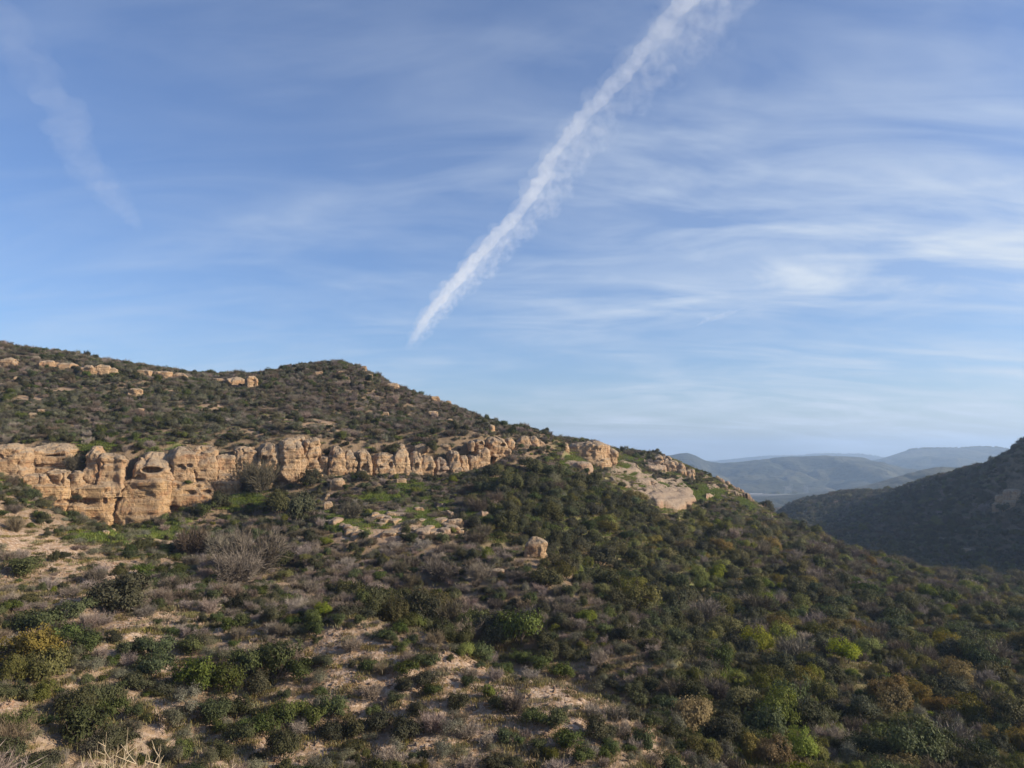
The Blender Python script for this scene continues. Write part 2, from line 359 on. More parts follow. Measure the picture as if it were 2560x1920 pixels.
def mat_rock(name, c1, c2, grey, rust):
    m, nt, b, out = newmat(name)
    geo = N(nt, 'ShaderNodeNewGeometry'); t = geo.outputs['Position']
    st = noise(nt, mapping(nt, t, (0.10, 0.10, 1.9)), 1.0, 5, 0.6, 0.3)
    st2 = noise(nt, mapping(nt, t, (0.25, 0.25, 5.0)), 1.0, 3, 0.6, 0.2)
    n1 = noise(nt, t, 0.55, 5, 0.62); n2 = noise(nt, t, 2.6, 5, 0.7); n3 = noise(nt, t, 9.0, 3, 0.6)
    col = mixc(nt, ramp(nt, st, [(0.36, 0), (0.64, 1)]), c1, c2)
    col = mixc(nt, ramp(nt, st2, [(0.52, 0), (0.70, 0.45)]), col, (c2[0] * 1.15, c2[1] * 1.15, c2[2] * 1.1))
    col = mixc(nt, ramp(nt, n1, [(0.52, 0), (0.68, 0.75)]), col, rust)
    sx = N(nt, 'ShaderNodeSeparateXYZ'); L(nt, geo.outputs['Normal'], sx.inputs[0])
    top = math_(nt, 'MULTIPLY', ramp(nt, sx.outputs[2], [(0.15, 0), (0.7, 1)]), ramp(nt, n2, [(0.30, 0.35), (0.6, 0.95)]))
    col = mixc(nt, top, col, grey)
    col = mixc(nt, ramp(nt, n2, [(0.54, 0), (0.66, 0.7)]), col, (rust[0] * 0.6, rust[1] * 0.55, rust[2] * 0.5))
    vs_ = noise(nt, mapping(nt, t, (1.5, 1.5, 0.14)), 1.0, 4, 0.6, 0.4)     # dark varnish streaks running down the faces
    col = mixc(nt, math_(nt, 'MULTIPLY', ramp(nt, vs_, [(0.54, 0), (0.66, 0.75)]), ramp(nt, n1, [(0.38, 0.2), (0.55, 1)])), col, (0.17, 0.12, 0.08))
    L(nt, col, b.inputs['Base Color'])
    hh = math_(nt, 'ADD', math_(nt, 'MULTIPLY', st2, 0.45), math_(nt, 'ADD', math_(nt, 'MULTIPLY', n2, 0.8), math_(nt, 'MULTIPLY', n3, 0.25)))
    bump(nt, b, hh, 1.0, 0.55)
    return m
def mat_leaf(name, c1, c2, trans=0.25, spread=0.12):
    m, nt, b, out = newmat(name)
    oi = N(nt, 'ShaderNodeObjectInfo')
    geo = N(nt, 'ShaderNodeNewGeometry')
    col = mixc(nt, geo.outputs['Random Per Island'], c1, c2)
    hsv = N(nt, 'ShaderNodeHueSaturation')
    L(nt, math_(nt, 'ADD', math_(nt, 'MULTIPLY', oi.outputs['Random'], 0.042), 0.462), hsv.inputs['Hue'])
    r2 = math_(nt, 'FRACT', math_(nt, 'MULTIPLY', oi.outputs['Random'], 17.3))
    L(nt, math_(nt, 'ADD', math_(nt, 'MULTIPLY', r2, 0.65), 0.68), hsv.inputs['Value'])
    r3 = math_(nt, 'FRACT', math_(nt, 'MULTIPLY', oi.outputs['Random'], 7.7))
    L(nt, math_(nt, 'ADD', math_(nt, 'MULTIPLY', r3, 0.4), 0.75), hsv.inputs['Saturation'])
    L(nt, col, hsv.inputs['Color'])
    L(nt, hsv.outputs[0], b.inputs['Base Color']); b.inputs['Roughness'].default_value = 0.65
    if trans > 0:
        tr = N(nt, 'ShaderNodeBsdfTranslucent'); L(nt, hsv.outputs[0], tr.inputs[0])
        mx = N(nt, 'ShaderNodeMixShader'); mx.inputs[0].default_value = trans
        L(nt, b.outputs[0], mx.inputs[1]); L(nt, tr.outputs[0], mx.inputs[2]); L(nt, mx.outputs[0], out.inputs[0])
    return m
def mat_plain(name, col, rough=0.9, sc=8.0, var=0.3):
    m, nt, b, out = newmat(name)
    t = N(nt, 'ShaderNodeTexCoord').outputs['Object']
    n = noise(nt, t, sc, 4, 0.6)
    L(nt, mixc(nt, n, tuple(x * (1 - var) for x in col), tuple(x * (1 + var) for x in col)), b.inputs['Base Color'])
    b.inputs['Roughness'].default_value = rough
    return m
M = {}
M['soil'] = mat_ground()
M['sandstone'] = mat_rock('sandstone', (0.41, 0.255, 0.14), (0.53, 0.365, 0.215), (0.355, 0.285, 0.205), (0.39, 0.205, 0.105))
M['pink_sandstone'] = mat_rock('pink_sandstone', (0.365, 0.235, 0.15), (0.455, 0.315, 0.21), (0.33, 0.265, 0.195), (0.34, 0.18, 0.11))
M['orange_sandstone'] = mat_rock('orange_sandstone', (0.43, 0.26, 0.13), (0.53, 0.35, 0.185), (0.38, 0.285, 0.19), (0.40, 0.195, 0.095))
M['leaf_green'] = mat_leaf('leaf_green', (0.0400, 0.0560, 0.0144), (0.0920, 0.1160, 0.0320))
M['leaf_dark'] = mat_leaf('leaf_dark', (0.0390, 0.0429, 0.0172), (0.0897, 0.0897, 0.0359))
M['leaf_sage'] = mat_leaf('leaf_sage', (0.1100, 0.1100, 0.0598), (0.1892, 0.1848, 0.1100))
M['leaf_olive'] = mat_leaf('leaf_olive', (0.0748, 0.0810, 0.0176), (0.1628, 0.1540, 0.0370), 0.3)
M['leaf_bright'] = mat_leaf('leaf_bright', (0.10, 0.135, 0.015), (0.21, 0.235, 0.030), 0.35)
M['leaf_gold'] = mat_leaf('leaf_gold', (0.15, 0.115, 0.025), (0.24, 0.19, 0.04), 0.35)
M['twig_dry'] = mat_leaf('twig_dry', (0.18, 0.145, 0.108), (0.31, 0.255, 0.195), 0.0)
M['twig_brown'] = mat_leaf('twig_brown', (0.0945, 0.0792, 0.0495), (0.1800, 0.1485, 0.0945), 0.0)
M['bark'] = mat_plain('bark', (0.11, 0.085, 0.065))
M['grass'] = mat_leaf('grass', (0.105, 0.155, 0.025), (0.19, 0.24, 0.055), 0.35)
M['dry_grass'] = mat_leaf('dry_grass', (0.17, 0.15, 0.055), (0.25, 0.22, 0.09), 0.3)
M['straw'] = mat_plain('straw', (0.46, 0.365, 0.24), 0.7, 20, 0.25)

# ----------------------------------------------------------------------------
# the hillside
# ----------------------------------------------------------------------------
V = np.stack([GX, GY, GZ], -1).reshape(-1, 3)
me = mesh_np('hillside', V, grid_faces(len(RR), len(AZ), True)[:, ::-1])
px, py, dp = proj(V); infront = V[:, 1] > 2
GRASS = [(e[0], e[1], e[2] * 0.68, e[3] * 0.7, e[4]) for e in GRASS]
g = blobs(px, py, GRASS) * 0.5; bare = blobs(px, py, BARE); zn = zone(px, py, V[:, 1])
n_ = fbm(xy0(V[:, 0] / 6, V[:, 1] / 6), 3, 77)
grass = np.where(infront, g, 0.0) + np.where((zn == 4) & infront, np.clip(0.35 + 0.5 * n_, 0, 0.65), 0) + np.where((zn == 5) & infront, np.clip(0.15 + 0.5 * n_, 0, 0.5), 0)
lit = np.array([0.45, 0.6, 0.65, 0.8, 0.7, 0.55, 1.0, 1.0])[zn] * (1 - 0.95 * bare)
scree = np.clip(np.where(zn == 0, 0.75, 0.15) + 0.4 * bare, 0, 1)
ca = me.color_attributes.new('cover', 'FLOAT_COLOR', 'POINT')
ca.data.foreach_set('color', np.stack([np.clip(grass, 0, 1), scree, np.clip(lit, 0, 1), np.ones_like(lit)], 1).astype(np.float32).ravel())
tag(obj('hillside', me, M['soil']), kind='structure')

# ----------------------------------------------------------------------------
# valley floor and far hills
# ----------------------------------------------------------------------------
def mat_far(name, c1, c2, pale):
    m, nt, b, out = newmat(name)
    t = N(nt, 'ShaderNodeNewGeometry').outputs['Position']
    n1 = noise(nt, t, 0.006, 6, 0.65); n2 = noise(nt, t, 0.05, 5, 0.7)
    n3 = noise(nt, mapping(nt, t, (1, 0.35, 1)), 0.012, 5, 0.7, 0.4)
    col = mixc(nt, ramp(nt, n1, [(0.4, 0), (0.6, 1)]), c1, c2)
    col = mixc(nt, ramp(nt, n2, [(0.45, 0), (0.7, 0.7)]), col, tuple(0.55 * x for x in c1))
    col = mixc(nt, ramp(nt, n3, [(0.66, 0), (0.74, 0.75)]), col, pale)
    L(nt, col, b.inputs['Base Color'])
    bump(nt, b, math_(nt, 'ADD', n2, math_(nt, 'MULTIPLY', n1, 2.0)), 1.0, 9.0)
    return m
M['far'] = mat_far('far_brush', (0.038, 0.042, 0.026), (0.095, 0.088, 0.052), (0.26, 0.21, 0.13))
M['floor'] = mat_far('valley_ground', (0.10, 0.10, 0.055), (0.17, 0.15, 0.10), (0.30, 0.26, 0.19))
ZF = -92.0
fx = np.linspace(-14000, 14000, 60); fy = np.linspace(560, 7500, 60)
qx, qy = np.meshgrid(fx, fy)
me = mesh_np('valley_floor', np.stack([qx, qy, np.full_like(qx, ZF)], -1).reshape(-1, 3), grid_faces(60, 60))
tag(obj('valley_floor', me, M['floor']), kind='structure')

def far_hill(name, sil, Y, Yfoot, back, seed, amp, rows=46, cols=300):
    sil = np.array(sil, float)
    pxs = np.linspace(sil[0, 0], sil[-1, 0], cols)
    # smooth the skyline, then break it slightly
    k = np.interp(pxs, sil[:, 0], sil[:, 1]); ker = np.hanning(13); ker /= ker.sum()
    k = np.convolve(np.pad(k, 6, 'edge'), ker, 'valid')
    k = k + fbm(xy0(pxs / 16.0, np.full_like(pxs, seed)), 3, seed) * 0.9
    s = np.r_[np.linspace(0, 1, rows), np.linspace(1.06, 1.6, 8)]
    S, C = np.meshgrid(s, np.arange(cols), indexing='ij')
    ridge = np.array([P(a, b_, Y) for a, b_ in zip(pxs, k)])
    Yr = np.where(S <= 1, Yfoot + (Y - Yfoot) * S, Y + (S - 1) / 0.6 * back)
    X = ridge[C, 0] * (0.5 + 0.5 * Yr / Y)
    prof = np.where(S <= 1, S ** 0.85 * (0.75 + 0.25 * S), 1 - (S - 1) * 1.3)
    gul = 1 - np.abs(vn(xy0((X / (amp * 5.5) + 0.45 * vn(xy0(X.ravel() / (amp * 7), Yr.ravel() / (amp * 7)), seed + 2).reshape(X.shape)).ravel(), (Yr / (amp * 22)).ravel()), seed + 5))
    gul = gul.reshape(X.shape)
    fine = fbm(xy0(X.ravel() / (amp * 3), Yr.ravel() / (amp * 3)), 4, seed + 8).reshape(X.shape)
    env = np.clip(S * (1 - S) * 4, 0, 1) ** 0.7 * (S <= 1)
    Z = (ZF - 3) + (ridge[C, 2] - ZF + 3) * prof + env * (-amp * gul ** 2 * 1.3 + amp * 0.45 * fine + amp * 0.3)
    V = np.stack([X, Yr, Z], -1).reshape(-1, 3)
    return tag(obj(name, mesh_np(name, V, grid_faces(len(s), cols)[:, ::1]), M['far']), kind='structure')
far_hill('far_hills', [(1500, 1160), (1780, 1152), (1900, 1141), (1990, 1139), (2050, 1134), (2150, 1135), (2210, 1142), (2300, 1150), (2600, 1150)], 5200, 4200, 900, 3, 14)
far_hill('mesa', [(2000, 1190), (2120, 1166), (2190, 1150), (2230, 1140), (2265, 1126), (2300, 1121), (2380, 1121), (2450, 1118), (2500, 1119), (2540, 1129), (2600, 1140), (2800, 1120)], 3300, 2300, 900, 5, 26)
far_hill('valley_hills', [(1560, 1160), (1640, 1142), (1690, 1136), (1716, 1131), (1735, 1138), (1765, 1152), (1800, 1158), (1850, 1154), (1900, 1149), (1960, 1141), (2000, 1141), (2060, 1139), (2110, 1141), (2160, 1143), (2180, 1152), (2250, 1166), (2330, 1190), (2420, 1222), (2500, 1245)], 2350, 1720, 700, 11, 26, 60, 420)
far_hill('round_hill', [(1880, 1252), (1980, 1244), (2080, 1232), (2150, 1218), (2210, 1202), (2260, 1186), (2310, 1173), (2350, 1167), (2400, 1168), (2440, 1175), (2480, 1172), (2600, 1160), (2800, 1140)], 1250, 930, 400, 14, 7)

# ----------------------------------------------------------------------------
# rocks
# ----------------------------------------------------------------------------
def rock_mesh(name, W, D, H, seed, step, power=3.4, topround=0.35, taper=0.85, rough=1.0, lean=0.0, caves=(), sink=0.18, strata=0.55, facets=5, fcut=(0.72, 0.95)):
    """rounded block W x D x H standing on z=0 (with a buried foot), front towards -y"""
    nu = int(np.clip(2 * (W + D) / step, 28, 150)); nv = int(np.clip(H * (1 + sink) / step, 14, 80))
    u = np.linspace(0, 2 * np.pi, nu, endpoint=False)
    tcap = 6
    t = np.r_[np.linspace(-sink, 1 - topround, nv), 1 - topround * (1 - np.sin(np.linspace(0, np.pi / 2, nv // 2 + 3)[1:]))]
    prof = np.where(t < 1 - topround, 1.0, np.sqrt(np.clip(1 - ((t - (1 - topround)) / topround) ** 2, 0, 1)))
    prof = np.maximum(prof, 0.02)
    cu, su = np.cos(u), np.sin(u)
    sx = np.sign(cu) * np.abs(cu) ** (2 / power); sy = np.sign(su) * np.abs(su) ** (2 / power)
    T, _ = np.meshgrid(t, u, indexing='ij')
    tp = np.clip(T, 0, 1); width = 1 - (1 - taper) * tp ** 1.5
    X = sx[None] * prof[:, None] * width * W / 2; Yy = sy[None] * prof[:, None] * width * D / 2; Z = T * H
    X = X + lean * tp * W * 0.5
    Q = np.stack([X, Yy, Z], -1).reshape(-1, 3)
    gf = np.random.default_rng(seed + 4000); hc = np.array([0, 0, H * 0.5]); ext = np.array([W, D, H]) / 2
    for _ in range(facets):     # joints: flat faces where pieces have split away
        nv_ = gf.normal(size=3) * np.array([1.0, 1.0, 0.55]); nv_ /= np.linalg.norm(nv_)
        lim = gf.uniform(*fcut) * np.abs(ext * nv_ * 1.0).sum() * 0.86
        dd_ = (Q - hc) @ nv_; over = np.maximum(dd_ - lim, 0) * np.where(Q[:, 2] > -0.05 * H, 1, 0.3)
        Q = Q - over[:, None] * nv_[None] * 0.92
    nrm = np.stack([sx[None] * np.ones_like(T) / 1.0, sy[None] * np.ones_like(T), np.where(T > 1 - topround, (T - 1 + topround) / topround, 0.0)], -1).reshape(-1, 3)
    nrm /= np.linalg.norm(nrm, axis=1, keepdims=True)
    o = seed * 3.71
    S = min(W, H) * rough
    d = fbm(Q / (S * 0.7 + 0.3) + o, 3, seed) * 0.11 * S
    d += fbm(Q / 0.7 + o, 3, seed + 50) * 0.16 * min(1, S * 0.5)
    # bedding: harder and softer beds weather to ribs and grooves
    zz_ = Q[:, 2] + 0.25 * vn(Q / 3 + o, seed + 3)
    bed = vn(np.stack([zz_ * 1.6, Q[:, 0] * 0.06, Q[:, 1] * 0.06], 1) + o, seed + 7)
    bed2 = vn(np.stack([zz_ * 4.2, Q[:, 0] * 0.12, Q[:, 1] * 0.12], 1) + o, seed + 9)
    d += strata * (bed * 0.16 + bed2 * 0.07) * min(1, S * 0.35)
    # upright cracks
    ang = np.arctan2(Q[:, 1], Q[:, 0]) * (W + D) * 0.35
    crk = np.abs(vn(np.stack([ang / 1.3 + 0.35 * vn(Q / 1.5 + o, seed + 31), Q[:, 2] * 0.10, np.full(len(Q), o)], 1), seed + 33))
    d -= (0.30 if W < 5 else 0.14) * np.exp(-(crk / 0.05) ** 2) * min(1, S * 0.3)
    # honeycomb pits
    pit = vn(Q / 0.55 + o, seed + 13); mask = sstep(0.0, 0.45, vn(Q / 2.4 + o, seed + 15))
    d -= 0.34 * sstep(0.25, 0.5, pit) * mask * min(1, S * 0.4)
    Q = Q + nrm * d[:, None]
    for (cx, cz, rx, rz, dep) in caves:      # hollows weathered into the front
        e = ((Q[:, 0] - cx) / rx) ** 2 + ((Q[:, 2] - cz) / rz) ** 2 + 0.35 * vn(Q / 0.8 + o, seed + 23)
        Q[:, 1] += np.where(Q[:, 1] < 0, dep * sstep(1.15, 0.55, e), 0)
    fc = grid_faces(len(t), nu, True)
    Q = np.vstack([Q, Q[-nu:].mean(0)]); top = len(Q) - 1
    k = (len(t) - 1) * nu; i = np.arange(nu)
    tri = np.stack([k + i, k + (i + 1) % nu, np.full(nu, top), np.full(nu, top)], 1)
    return Q, fc, tri[:, :3]
def build_rock(name, Q, fc, tri, mat, loc, rz, parent=None):
    me = bpy.data.meshes.new(name)
    me.from_pydata(Q.tolist(), [], fc.tolist() + tri.tolist()); 
    me.polygons.foreach_set('use_smooth', np.ones(len(me.polygons), bool)); me.update()
    o = obj(name, me, mat, parent); o.location = loc; o.rotation_euler = (0, 0, rz)
    return o
def face(px): return -math.atan2(px - 1280.0, F)
MPX = lambda Y: Y / F / CP
rock_id = [0]
CLIFFY = lambda px: float(np.interp(px, CLX, CLY))
def pillar(x0, x1, top, bot, parent, name='pillar', dy=0.0, depth=None, mat='sandstone', caves=(), **kw):
    rock_id[0] += 1
    Y = CLIFFY((x0 + x1) / 2) + dy; s = MPX(Y); cx = (x0 + x1) / 2
    W = (x1 - x0) * s; H = (bot - top) * s; D = depth if depth else max(W * 0.9, 4.5)
    base = P(cx, bot, Y)
    base = base + np.array([0, D / 2, 0])
    cv = [((a - cx) * s, (bot - b_) * s, ra * s, rb * s, dp_) for a, b_, ra, rb, dp_ in caves]
    kw['topround'] = kw.get('topround', 0.3) * 0.8; kw['taper'] = 1 - (1 - kw.get('taper', 0.9)) * 0.75; kw.setdefault('power', 4.0)
    kw.setdefault('facets', 3 if name == 'lower_wall' else 7); kw.setdefault('fcut', (0.92, 1.02) if name == 'lower_wall' else (0.80, 0.98))
    if name == 'lower_wall': mat = 'orange_sandstone'
    Q, fc, tri = rock_mesh(name, W * (0.97 if name == 'lower_wall' else 1.03), D, H, rock_id[0], 0.15, caves=cv, **kw)
    return build_rock(name, Q, fc, tri, M[mat], Vector(base) - parent.location, 0.33 + random.uniform(-.06, .06), parent)

cb = P(330, 1290, 110)
cliff = empty('sandstone_cliff', Vector(cb))
tag(cliff, 'long tan sandstone cliff of rounded upright columns with dark cracks and hollows', 'cliff')
BIG = dict(topround=0.30, taper=0.9)
# lower wall of the cliff
pillar(-60, 60, 1190, 1290, cliff, 'lower_wall', -0.4, 5, topround=0.2)
pillar(36, 150, 1208, 1318, cliff, 'lower_wall', -0.4, 6.5, caves=((75, 1253, 22, 4, 0.7), (135, 1258, 24, 6, 0.9)), topround=0.15, taper=0.95, power=5)
pillar(146, 262, 1212, 1330, cliff, 'lower_wall', -0.4, 6.5, caves=((175, 1255, 26, 7, 1.0), (190, 1262, 8, 10, 0.8), (230, 1255, 6, 8, 0.5)), topround=0.15, taper=0.93, power=5)
pillar(277, 400, 1196, 1326, cliff, 'lower_wall', -0.4, 6.5, caves=((330, 1225, 9, 7, .6), (398, 1198, 18, 7, 1.0), (418, 1272, 18, 8, 1.0)), topround=0.15, taper=0.93, power=4.5)
pillar(385, 512, 1196, 1300, cliff, 'lower_wall', -0.4, 6, caves=((455, 1234, 13, 6, 1.0), (490, 1232, 12, 5, .8), (478, 1200, 16, 4, .8), (418, 1272, 16, 9, 1.0)), topround=0.2, taper=0.85, power=4.5)
pillar(505, 590, 1200, 1250, cliff, 'lower_wall', -0.4, 5, topround=0.25)
# columns, from the deep western end to the broken eastern end
pillar(-40, 42, 1112, 1225, cliff, **BIG)
pillar(44, 156, 1112, 1196, cliff, dy=2.6, caves=((112, 1139, 20, 3, .9), (137, 1150, 12, 3, .8), (90, 1165, 30, 5, .5)), topround=0.35)
pillar(40, 92, 1186, 1262, cliff, dy=-0.6, topround=0.22, power=4.5)
pillar(86, 150, 1174, 1256, cliff, dy=0.1, topround=0.18, power=5)
pillar(148, 192, 1178, 1240, cliff, dy=0.3, topround=0.15, power=4.5)
pillar(190, 224, 1116, 1236, cliff, dy=0.7, topround=0.3, depth=6)
pillar(222, 297, 1136, 1226, cliff, dy=-0.2, topround=0.25, power=4.2)
pillar(307, 408, 1134, 1218, cliff, dy=0.0, depth=7, caves=((353, 1176, 25, 8, 1.5), (352, 1208, 18, 4, .5), (322, 1195, 7, 8, .5)), topround=0.55, power=3.2, mat='sandstone')
pillar(394, 470, 1116, 1216, cliff, dy=-0.1, depth=6, caves=((428, 1166, 7, 4, .5), (440, 1171, 7, 4, .6), (452, 1165, 8, 5, .5)), topround=0.5)
pillar(463, 525, 1112, 1206, cliff, dy=0.2, topround=0.22, power=4, caves=((478, 1200, 15, 4, .8),))
pillar(522, 580, 1134, 1202, cliff, dy=0.6, topround=0.3)
pillar(572, 632, 1118, 1194, cliff, dy=0.6, topround=0.2, power=4.5, strata=1.5)
pillar(628, 682, 1108, 1206, cliff, dy=-0.2, caves=((644, 1152, 6, 13, 1.3),), topround=0.4)
pillar(679, 738, 1098, 1212, cliff, dy=-1.0, topround=0.4, lean=0.12, depth=6)
pillar(700, 760, 1092, 1180, cliff, dy=3.0, topround=0.3)
pillar(742, 790, 1094, 1192, cliff, dy=1.0, topround=0.2, power=4.5, strata=1.6, caves=((757, 1122, 4, 3, .4), (763, 1160, 4, 9, .6)), depth=6)
pillar(733, 752, 1142, 1190, cliff, dy=-.2, topround=0.4)
pillar(786, 812, 1138, 1186, cliff, dy=0.6, topround=0.4)
pillar(807, 853, 1112, 1200, cliff, dy=0.0, topround=0.5, taper=0.75, lean=0.1)
pillar(846, 885, 1126, 1200, cliff, dy=0.2, topround=0.4, taper=0.85)
pillar(878, 921, 1128, 1196, cliff, dy=-0.3, topround=0.5, taper=0.8, caves=((902, 1168, 8, 10, .5),))
pillar(918, 980, 1128, 1204, cliff, dy=0.0, topround=0.55, taper=0.8, lean=0.12, caves=((939, 1168, 4, 3, .6), (965, 1162, 5, 6, .8)))
pillar(972, 1022, 1120, 1208, cliff, dy=0.1, topround=0.5, taper=0.7)
pillar(980, 1010, 1106, 1160, cliff, dy=2.6, topround=0.5, taper=0.7)
pillar(1012, 1050, 1132, 1200, cliff, dy=0.0, topround=0.5, taper=0.7, lean=0.15, caves=((1030, 1168, 5, 10, .9),))
pillar(1040, 1077, 1140, 1200, cliff, dy=0.2, topround=0.5, taper=0.75, lean=0.15)
pillar(1020, 1064, 1110, 1150, cliff, dy=3.2, topround=0.6, caves=((1055, 1134, 5, 5, .8),))
pillar(1073, 1115, 1143, 1204, cliff, dy=0.2, topround=0.6, taper=0.75, lean=0.2, mat='pink_sandstone')
pillar(1116, 1142, 1128, 1194, cliff, dy=0.2, topround=0.3)
pillar(1118, 1150, 1164, 1196, cliff, dy=-.6, topround=0.5)
pillar(1116, 1143, 1182, 1222, cliff, dy=-1.5, topround=0.3)
pillar(1140, 1166, 1138, 1188, cliff, dy=0.3, topround=0.45)
pillar(1162, 1186, 1138, 1184, cliff, dy=0.5, topround=0.45)
pillar(1177, 1220, 1118, 1176, cliff, dy=0.3, topround=0.35, taper=0.85)
pillar(1180, 1207, 1097, 1126, cliff, 'capstone', 1.2, 2.6, topround=0.6, caves=((1198, 1108, 5, 3, .7),))
pillar(1170, 1184, 1100, 1124, cliff, 'capstone', 1.4, 2.0, topround=0.6)
pillar(1208, 1258, 1093, 1136, cliff, 'capstone', 0.8, 5, topround=0.55, caves=((1247, 1113, 7, 4, .9),))
pillar(1222, 1270, 1112, 1160, cliff, dy=0.2, depth=6, topround=0.4, taper=0.8)

# broken crags at the cliff's eastern end
def crag(x0, x1, top, bot, name, label, Y=None, depth=None, mat='sandstone', cat='rock', caves=(), step=0.16, group=None, **kw):
    rock_id[0] += 1
    cx = (x0 + x1) / 2
    if Y is None: b = hit(cx, bot)
    else: b = P(cx, bot, Y)
    s = MPX(b[1]); W = (x1 - x0) * s; H = (bot - top) * s; D = depth if depth else max(W * 0.75, min(H, 2.5))
    base = b + np.array([0, D * 0.42, 0])
    cv = [((a - cx) * s, (bot - b_) * s, ra * s, rb * s, dp_) for a, b_, ra, rb, dp_ in caves]
    kw.setdefault('sink', 0.5); kw.setdefault('facets', 9); kw.setdefault('power', 2.8); kw.setdefault('topround', 0.6)
    Q, fc, tri = rock_mesh(name, W, D, H, rock_id[0], max(step, W / 45), caves=cv, **kw)
    o = build_rock(name, Q, fc, tri, M[mat], Vector(base), face(cx) * 0.6 + random.uniform(-.25, .25))
    return tag(o, label, cat, group)
EAST = 'rounded sandstone crags past the end of the column cliff'
for i, (a, b_, t, bo, lab) in enumerate((
    (1256, 1288, 1096, 1128, 'grey capped sandstone crag beside the big two-part column of the cliff'),
    (1288, 1332, 1089, 1140, 'tall tan sandstone crag with a sloping face past the end of the cliff'),
    (1318, 1348, 1086, 1124, 'dark splintered sandstone crag jutting above its paler neighbours'),
    (1334, 1370, 1100, 1134, 'triangular tan sandstone crag leaning on the splintered one'),
    (1276, 1300, 1122, 1140, 'low brown rock half hidden by brush under the tall crag'),
    (1370, 1400, 1122, 1140, 'pair of low tan rocks between the crags and the long wall'),
    (1406, 1424, 1108, 1134, 'thin upright sandstone finger beside the long smooth wall'),
    (1410, 1432, 1128, 1142, 'squat boulder at the foot of the sandstone finger'))):
    crag(a, b_, t, bo, 'sandstone_crag', lab, Y=CLIFFY((a + b_) / 2) + 1, cat='crag', group=EAST, sink=0.9)
crag(1422, 1534, 1103, 1146, 'sandstone_wall', 'long smooth orange sandstone wall just under the ridge', Y=158, depth=10, cat='cliff', topround=0.35, power=3, sink=0.8, strata=0.3)
crag(1500, 1548, 1118, 1146, 'sandstone_crag', 'rounded rock at the lower end of the long smooth wall', Y=160, depth=6, cat='crag', sink=0.9)
crag(1404, 1484, 1152, 1176, 'sandstone_ledge', 'pale flat ledge with grass on it below the long smooth wall', depth=6, cat='ledge', mat='pink_sandstone', topround=0.3, sink=1.0)

# tilted slabs: broad sheets of bare rock lying on the slope
def slab(poly, name, label, thick=1.2, mat='pink_sandstone', group=None, step=0.5, lift=0.5, seed=1, holes=()):
    """a bare sheet of rock lying on the hillside inside an outline; thick edges, bedded and pitted surface"""
    poly = np.array(poly, float)
    ctr = poly.mean(0)
    pts = np.array([hit(a, b_) for a, b_ in poly]); o = np.array(hit(*ctr))
    n = 40; m = 12
    # resample outline
    cl = np.vstack([poly, poly[:1]]); seg = np.r_[0, np.cumsum(np.hypot(*(np.diff(cl, axis=0).T)))]
    tt = np.linspace(0, seg[-1], 90, endpoint=False)
    ox = np.interp(tt, seg, cl[:, 0]); oy = np.interp(tt, seg, cl[:, 1])
    jit = 1 + 0.07 * vn(xy0(tt / 9.0, np.full_like(tt, seed)), seed)
    rings = np.r_[np.linspace(0.0, 0.94, 22)[1:], 0.98, 1.0, 1.015]
    allv = []
    cp = np.array(hit(*ctr))
    outw = np.array([hit(ctr[0] + (a - ctr[0]) * j, ctr[1] + (b_ - ctr[1]) * j) for a, b_, j in zip(ox, oy, jit)])
    d = np.linalg.norm(outw - cp, axis=1); med = np.median(d)
    xs, ys = [], []
    for r in rings:
        q = cp[None, :2] + (outw[:, :2] - cp[None, :2]) * r
        xs.append(q[:, 0]); ys.append(q[:, 1])
    X = np.concatenate([[cp[0]], *xs]); Yv = np.concatenate([[cp[1]], *ys])
    rr = np.concatenate([[0], *[np.full(90, r) for r in rings]])
    Z = height0(X, Yv)
    Qn = np.stack([X, Yv, Z], 1)
    bed = vn(np.stack([Z * 1.7 + 0.3 * vn(Qn / 4, 5), X * 0.05, Yv * 0.05], 1), seed + 3) * 0.55 + vn(Qn / 0.6, seed + 19) * 0.15 + vn(np.stack([Z * 4.3, X * 0.1, Yv * 0.1], 1), seed + 4) * 0.14
    pit = -0.5 * sstep(0.35, 0.62, vn(Qn / 1.1, seed + 6)) * sstep(-0.1, 0.4, vn(Qn / 5, seed + 7))
    edge = np.clip((1.0 - rr) / 0.05, 0, 1) ** 0.5
    gz = height0(np.array([cp[0], cp[0] + 1, cp[0]]), np.array([cp[1], cp[1], cp[1] + 1])); dn = -np.array([gz[1] - gz[0], gz[2] - gz[0]]); dn /= max(np.linalg.norm(dn), 1e-6)
    rel = ((X - cp[0]) * dn[0] + (Yv - cp[1]) * dn[1]) / med
    lo = np.clip(0.42 + 0.5 * rel, 0.02, 1.1); ragged = 0.35 * vn(Qn / 1.7, seed + 11)
    Z = Z + 0.25 + ragged * np.clip(rr * 2 - 1, 0, 1) + edge * (lift * 2 * lo + bed + pit + 0.3 * fbm(Qn / 3.0, 3, seed + 8)) - np.where(rr > 1.005, thick + 0.6, 0)
    for hx, hy, hr in holes:
        c0 = hit(hx, hy); e = np.hypot(X - c0[0], (Yv - c0[1]) * 0.7) / hr
        Z -= 1.3 * sstep(1.1, 0.5, e)
    Vv = np.stack([X, Yv, Z], 1) - cp
    fc = grid_faces(len(rings), 90, True) + 1
    i = np.arange(90); tri = np.stack([np.zeros(90, int), 1 + (i + 1) % 90, 1 + i], 1)
    me = bpy.data.meshes.new(name); me.from_pydata(Vv.tolist(), [], tri.tolist() + fc[:, ::-1].tolist())
    me.polygons.foreach_set('use_smooth', np.ones(len(me.polygons), bool)); me.update()
    ob = obj(name, me, M[mat]); ob.location = cp
    return tag(ob, label, 'rock slab', group)
